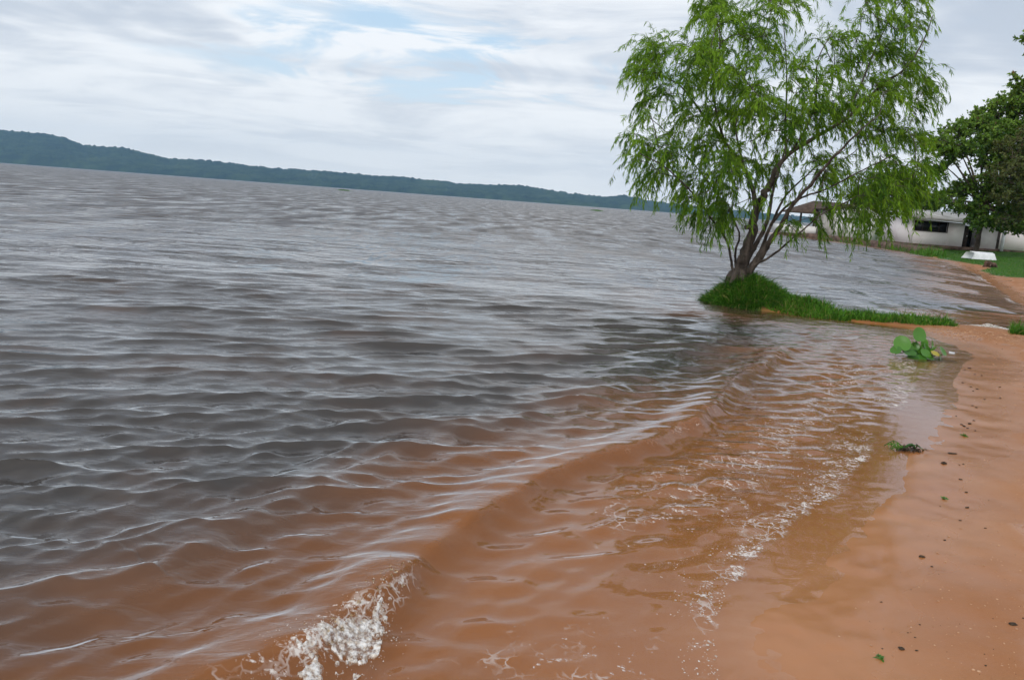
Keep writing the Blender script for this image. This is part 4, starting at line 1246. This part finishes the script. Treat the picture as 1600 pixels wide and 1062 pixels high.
clod(1441, 870, 10, 'round dark clod lying alone on the damp sand below mid beach', 31)
clod(1581, 975, 11, 'elongated dark brown clod near the right edge of the sand', 32, elong=1.8)
clod(1408, 1013, 9, 'dark clod just right of the lowest green sprig', 33)
clod(1474, 724, 10, 'dark clod right of the drift weed tangle', 34)
clod(1490, 709, 10, 'flat dark scrap of leaf above right of the drift weed', 35, flat=0.25, elong=1.8)
sprout(1375, 1028, 15, 'small green sprig lowest on the sand near the bottom edge', 41)
sprout(1475, 779, 9, 'tiny green sprig in mid beach between dark specks', 42)
sprout(1506, 681, 9, 'tiny olive sprig beside dark crumbs above the drift weed', 43)
k = 0
for ppx, ppy, sz_ in [(1501, 749, 6), (1510, 769, 6), (1511, 793, 7), (1500, 813, 5), (1474, 843, 6), (1456, 885, 5), (1432, 1016, 5), (1515, 662, 7), (1507, 666, 6), (1512, 669, 5),
                      (1502, 663, 5), (1517, 604, 5), (1527, 608, 5), (1521, 611, 4), (1505, 598, 5), (1523, 585, 4), (1534, 587, 4), (1514, 575, 6), (1538, 624, 4), (1563, 622, 4),
                      (1499, 726, 4), (1505, 725, 4), (1522, 657, 5), (1494, 650, 4), (1524, 673, 4), (1526, 637, 5), (1520, 634, 4), (1508, 578, 4), (1540, 825, 4), (1377, 940, 4), (1540, 1040, 5), (1562, 605, 4)]:
    k += 1
    clod(ppx, ppy, sz_ * 0.85, 'tiny dark crumb in the strandline scatter on the sand', 50 + k, 'dark crumbs scattered along the strandline', cat='debris', name='crumb')
p = on_sand(1487, 553)
mb = MB(); mb.add([p + (-0.045, -0.02, 0.004), p + (0.04, -0.025, 0.004), p + (0.05, 0.02, 0.02), p + (-0.03, 0.03, 0.028), p + (-0.045, -0.02, 0.010), p + (0.04, -0.025, 0.010), p + (0.05, 0.02, 0.026), p + (-0.03, 0.03, 0.034)],
                  [(0, 3, 2, 1), (4, 5, 6, 7), (0, 1, 5, 4), (1, 2, 6, 5), (2, 3, 7, 6), (3, 0, 4, 7)])
o = mb.build('litter_scrap', MAT['white_paint']); tag(o, 'white scrap of litter on the sand right of the water hyacinth', 'litter')

# icosphere template for pebbles, froth and drops
_t = (1 + sqrt(5)) / 2
ICO_V = np.array([(-1, _t, 0), (1, _t, 0), (-1, -_t, 0), (1, -_t, 0), (0, -1, _t), (0, 1, _t), (0, -1, -_t), (0, 1, -_t), (_t, 0, -1), (_t, 0, 1), (-_t, 0, -1), (-_t, 0, 1)]) / sqrt(1 + _t * _t)
ICO_F = np.array([(0, 11, 5), (0, 5, 1), (0, 1, 7), (0, 7, 10), (0, 10, 11), (1, 5, 9), (5, 11, 4), (11, 10, 2), (10, 7, 6), (7, 1, 8), (3, 9, 4), (3, 4, 2), (3, 2, 6), (3, 6, 8), (3, 8, 9), (4, 9, 5), (2, 4, 11), (6, 2, 10), (8, 6, 7), (9, 8, 1)])


def balls(name, C, R, mat, smooth=True):
    n = len(C)
    V = (C[:, None, :] + ICO_V[None] * R[:, None, :]).reshape(-1, 3)
    F_ = (np.arange(n)[:, None, None] * 12 + ICO_F[None]).reshape(-1, 3)
    o = make(name, V, F_, mat, None, smooth)
    return o


# gravel below the grass and along the strandline
n = 2600
gpx = np.concatenate([rng.normal(7.55, 0.55, 1500), rng.normal(0, 1, 1100)]); gpy = np.concatenate([rng.normal(13.1, 0.42, 1500), rng.normal(0, 1, 1100)])
tt = rng.uniform(0, 1, 1100)
gpx[1500:] = np.interp(tt, [0, 0.3, 1], [1.7, 3.6, 7.0]) + rng.normal(0.15, 0.22, 1100); gpy[1500:] = np.interp(tt, [0, 0.3, 1], [2.6, 4.6, 11.5]) + rng.normal(0, 0.35, 1100)
gzz = ground_z(gpx, gpy); okp = gzz > 0.015
R_ = np.exp(rng.normal(math.log(0.006), 0.45, n)); R_[1500:] *= 0.45
R3 = np.stack([R_ * rng.uniform(0.8, 1.4, n), R_ * rng.uniform(0.8, 1.4, n), R_ * 0.6], -1)
o = balls('gravel', np.stack([gpx, gpy, gzz + R_ * 0.2], -1)[okp], R3[okp], MAT['pebble'], False)
tag(o, 'fine orange gravel scattered on the sand below the grass strip', 'gravel', kind='stuff')
# coarse grains and crumbs of shell all over the beach
n = 5200
tt = rng.uniform(0, 1, n) ** 1.4
cx = np.interp(tt, [0, 0.35, 1], [1.5, 3.9, 8.2]); cy = np.interp(tt, [0, 0.35, 1], [2.3, 4.6, 12.6])
gpx = cx + rng.uniform(-0.25, 1.7, n); gpy = cy + rng.normal(0, 0.6, n)
gzz = ground_z(gpx, gpy); okp = (gzz > 0.012) & (fbm(gpx * 1.3, gpy * 1.3, 2) > -0.35)
R_ = np.exp(rng.normal(math.log(0.0016), 0.5, n)) * (0.8 + 0.12 * gpy)
R3 = np.stack([R_ * rng.uniform(0.8, 1.6, n), R_ * rng.uniform(0.8, 1.4, n), R_ * 0.6], -1)
half = rng.random(n) < 0.82
for nm_, sel, mt_, lb_ in (('coarse_grains', half, 'pebble', 'coarse pale sand grains strewn over the beach'), ('dark_grains', ~half, 'clod', 'dark grains strewn over the beach')):
    o = balls(nm_, np.stack([gpx, gpy, gzz + R_ * 0.15], -1)[okp & sel], R3[okp & sel], MAT[mt_], False)
    tag(o, lb_, 'grains', kind='stuff')


# ------------------------------------------------------------------ froth
def wz(x, y):
    r = np.hypot(x, y)
    X, Y, Z, *_ = water_surface(x, y, np.maximum(r * 0.0054, 0.008))
    return X, Y, Z


# the breaker's froth: a lumpy ragged sheet riding on the front of the wave, with bubbles and flecks round it
nu, nv = 260, 110
uu = np.linspace(0.62, 2.05, nu); vv = np.linspace(-0.35, 1.0, nv)
UU, VV = np.meshgrid(uu, vv)
cp = smooth_line([(a, b, 0) for a, b in CREST[:4]], 40)


def froth_xy(u, v):
    wd = np.interp(u, [0, 0.9, 1.6, 2.05], [0.24, 0.22, 0.15, 0.03])
    return (np.interp(u, np.linspace(0, 3, 40), cp[:, 0]) + v * wd * 0.9 + 0.02, np.interp(u, np.linspace(0, 3, 40), cp[:, 1]) - v * wd * 0.42)


fx, fy = froth_xy(UU.ravel(), VV.ravel())
fx = fx + 0.02 * fbm(fx * 9, fy * 9, 3); fy = fy + 0.02 * fbm(fy * 9 + 5, fx * 9, 3)
lump = fbm(fx * 13, fy * 13, 4) * 0.6 + 0.4 * fbm(fx * 45, fy * 45, 3)
mask = 0.42 - np.abs(VV.ravel() - 0.42) * 1.15 + 0.95 * fbm(fx * 10 + 3, fy * 10, 4) + 0.35 * fbm(fx * 38, fy * 38, 2)
mask = mask - 0.5 * sstep(UU.ravel(), 1.75, 2.05) - 0.6 * (1 - sstep(UU.ravel(), 0.62, 0.85))
X_, Y_, Z_ = wz(fx, fy)
bub = np.abs(fbm(fx * 60, fy * 60, 2))
zz = Z_ + np.where(mask > 0, 0.002 + 0.016 * np.clip(mask, 0, 1) ** 0.6 * (0.6 + 0.8 * lump) + 0.008 * bub, -0.004)
i = np.arange(nv - 1)[:, None] * nu; j = np.arange(nu - 1)[None, :]
ff = np.stack([i + j, i + j + 1, i + nu + j + 1, i + nu + j], -1).reshape(-1, 4)
ff = ff[(mask[ff] > -0.06).all(axis=1)]
o = make('breaker_froth', np.stack([fx + X_, fy + Y_, zz], -1), ff, MAT['foam'], None, True)
tag(o, 'white froth of the small wave breaking at the bottom edge', 'foam', kind='stuff')
n = 1300
u = rng.uniform(0.65, 2.05, n); v = rng.normal(0.38, 0.45, n)
bx, by = froth_xy(u, v)
kk = fbm(bx * 10 + 3, by * 10, 4) > -0.15
bx, by = bx[kk], by[kk]; n = len(bx)
X_, Y_, Z_ = wz(bx, by)
R_ = np.exp(rng.normal(math.log(0.0013), 0.45, n))
o = balls('froth_bubbles', np.stack([bx + X_, by + Y_, Z_ + rng.random(n) ** 5 * 0.03], -1), np.stack([R_, R_, R_], -1), MAT['foam'])
tag(o, 'fine white bubbles and flecks around the breaking wave', 'foam', kind='stuff')
# clear drops thrown from the lip
n = 70
u = rng.uniform(0.9, 2.5, n); cx = np.interp(u, np.linspace(0, 3, 40), cp[:, 0]) + rng.normal(0.02, 0.04, n); cy = np.interp(u, np.linspace(0, 3, 40), cp[:, 1]) + rng.normal(0, 0.03, n)
X_, Y_, Z_ = wz(cx, cy)
R_ = np.exp(rng.normal(math.log(0.004), 0.4, n))
o = balls('spray_drops', np.stack([cx + X_, cy + Y_, Z_ + R_ * 0.5 + rng.random(n) ** 3 * 0.03], -1), np.stack([R_, R_, R_], -1), MAT['spray'])
tag(o, 'clear water drops along the lip of the breaking wave', 'spray', kind='stuff')

n = 1800
u = rng.uniform(0, len(FOAMLINE) - 1.2, n)
fl = smooth_line([(a, b, 0) for a, b in FOAMLINE], 80)
fx = np.interp(u, np.linspace(0, len(FOAMLINE) - 1, 80), fl[:, 0]); fy = np.interp(u, np.linspace(0, len(FOAMLINE) - 1, 80), fl[:, 1])
off_ = -np.abs(rng.normal(0, 1, n)) * np.interp(u, [0, 3, 6, 9], [0.10, 0.16, 0.34, 0.3]) + 0.03
fx = fx + off_ * 0.82; fy = fy - off_ * 0.57
kk = fbm(fx * 5, fy * 5, 3) > 0.0
fx, fy = fx[kk], fy[kk]; n = len(fx)
X_, Y_, Z_ = wz(fx, fy)
gz1 = ground_z(fx, fy)
R_ = np.exp(rng.normal(math.log(0.0018), 0.45, n)) * (0.7 + 0.09 * fy)
o = balls('wash_froth', np.stack([fx + X_, fy + Y_, np.maximum(Z_, gz1) + 0.0003], -1), np.stack([R_ * 1.5, R_ * 1.3, R_ * 0.4], -1), MAT['foam'])
tag(o, 'scattered white bubbles along the wash line on the shallow water', 'foam', kind='stuff')

# froth heap in the inlet beside the grass strip
n = 5000
fx = rng.normal(8.95, 0.17, n); fy = rng.normal(14.6, 0.12, n)
lump = fbm(fx * 7, fy * 7, 2)
hgt_ = 0.10 * np.exp(-((fx - 8.95) / 0.2) ** 2 - ((fy - 14.6) / 0.16) ** 2)
R_ = np.exp(rng.normal(math.log(0.008), 0.4, n))
o = balls('inlet_froth', np.stack([fx, fy, np.maximum(ground_z(fx, fy), 0) + hgt_ * (0.6 + 0.5 * lump) * rng.random(n) ** 0.4 + 0.004], -1), np.stack([R_, R_, R_ * 0.7], -1), MAT['foam'])
tag(o, 'white froth heap in the inlet between the grass strip and tuft', 'foam', kind='stuff')

# ------------------------------------------------------------------ floating weed mats far out
for (ppx, Y_, wpx, lab) in [(538, 520.0, 15, 'floating green weed mat far out left of the willow, nearer the middle'), (933, 330.0, 13, 'floating green weed mat far out close to the willow')]:
    hzn = 254 + 0.0742 * ppx
    c = at(ppx, hzn, Y_); k = Y_ / FPX
    n = 420
    bx = c[0] + rng.normal(0, wpx * k * 0.27, n); by = Y_ + rng.normal(0, 1.2, n)
    V, T, m_ = ribbons(np.stack([bx, by, np.full(n, -0.05)], -1), rng.normal(0, 0.5, (n, 3)) + (0, 0, 1), rng.uniform(0.5, 1.5, n) * Y_ / 520, np.full(n, 0.4), np.full(n, 0.2), 1)
    o = make('floating_weed_mat', V, T, MAT['lawn'], None, False, {'tint': np.repeat(rng.uniform(0.3, 0.9, n), m_)})
    tag(o, lab, 'weed mat', kind='stuff')

# slender mast on the far ridge and a pale block on the shoreline ridge
c = at(63, 217, 5600); 
mb = MB(); mb.tube([c + (0, 0, -25), c + (0, 0, 14)], [2.0, 1.2], 5); o = mb.build('radio_mast', MAT['roof_sheet']); tag(o, 'thin radio mast on the high left hill across the lake', 'mast')
c = at(610, 279, 5600)
mb = MB(); mb.box((c[0] - 9, c[1], c[2] - 30), (c[0] + 9, c[1] + 15, c[2] + 9)); mb.box((c[0] - 5, c[1] + 2, c[2] + 9), (c[0] + 4, c[1] + 12, c[2] + 15)); o = mb.build('far_tower_block', MAT['roof_sheet']); tag(o, 'tiny pale building on the ridge across the lake', 'building')

# ------------------------------------------------------------------ air
m = bpy.data.materials.new('haze'); m.use_nodes = True; m.node_tree.nodes.clear()
t = NT(m.node_tree); out = t.n('ShaderNodeOutputMaterial')
pvn = t.n('ShaderNodeVolumePrincipled')
pvn.inputs['Color'].default_value = rgb(0.38, 0.64, 0.95); pvn.inputs['Density'].default_value = 0.00008
t.link(pvn.outputs[0], out.inputs['Volume'])
mb = MB().box((-6400, -400, -6), (6400, 6350, 330))
o = mb.build('haze', m); tag(o, kind='stuff')
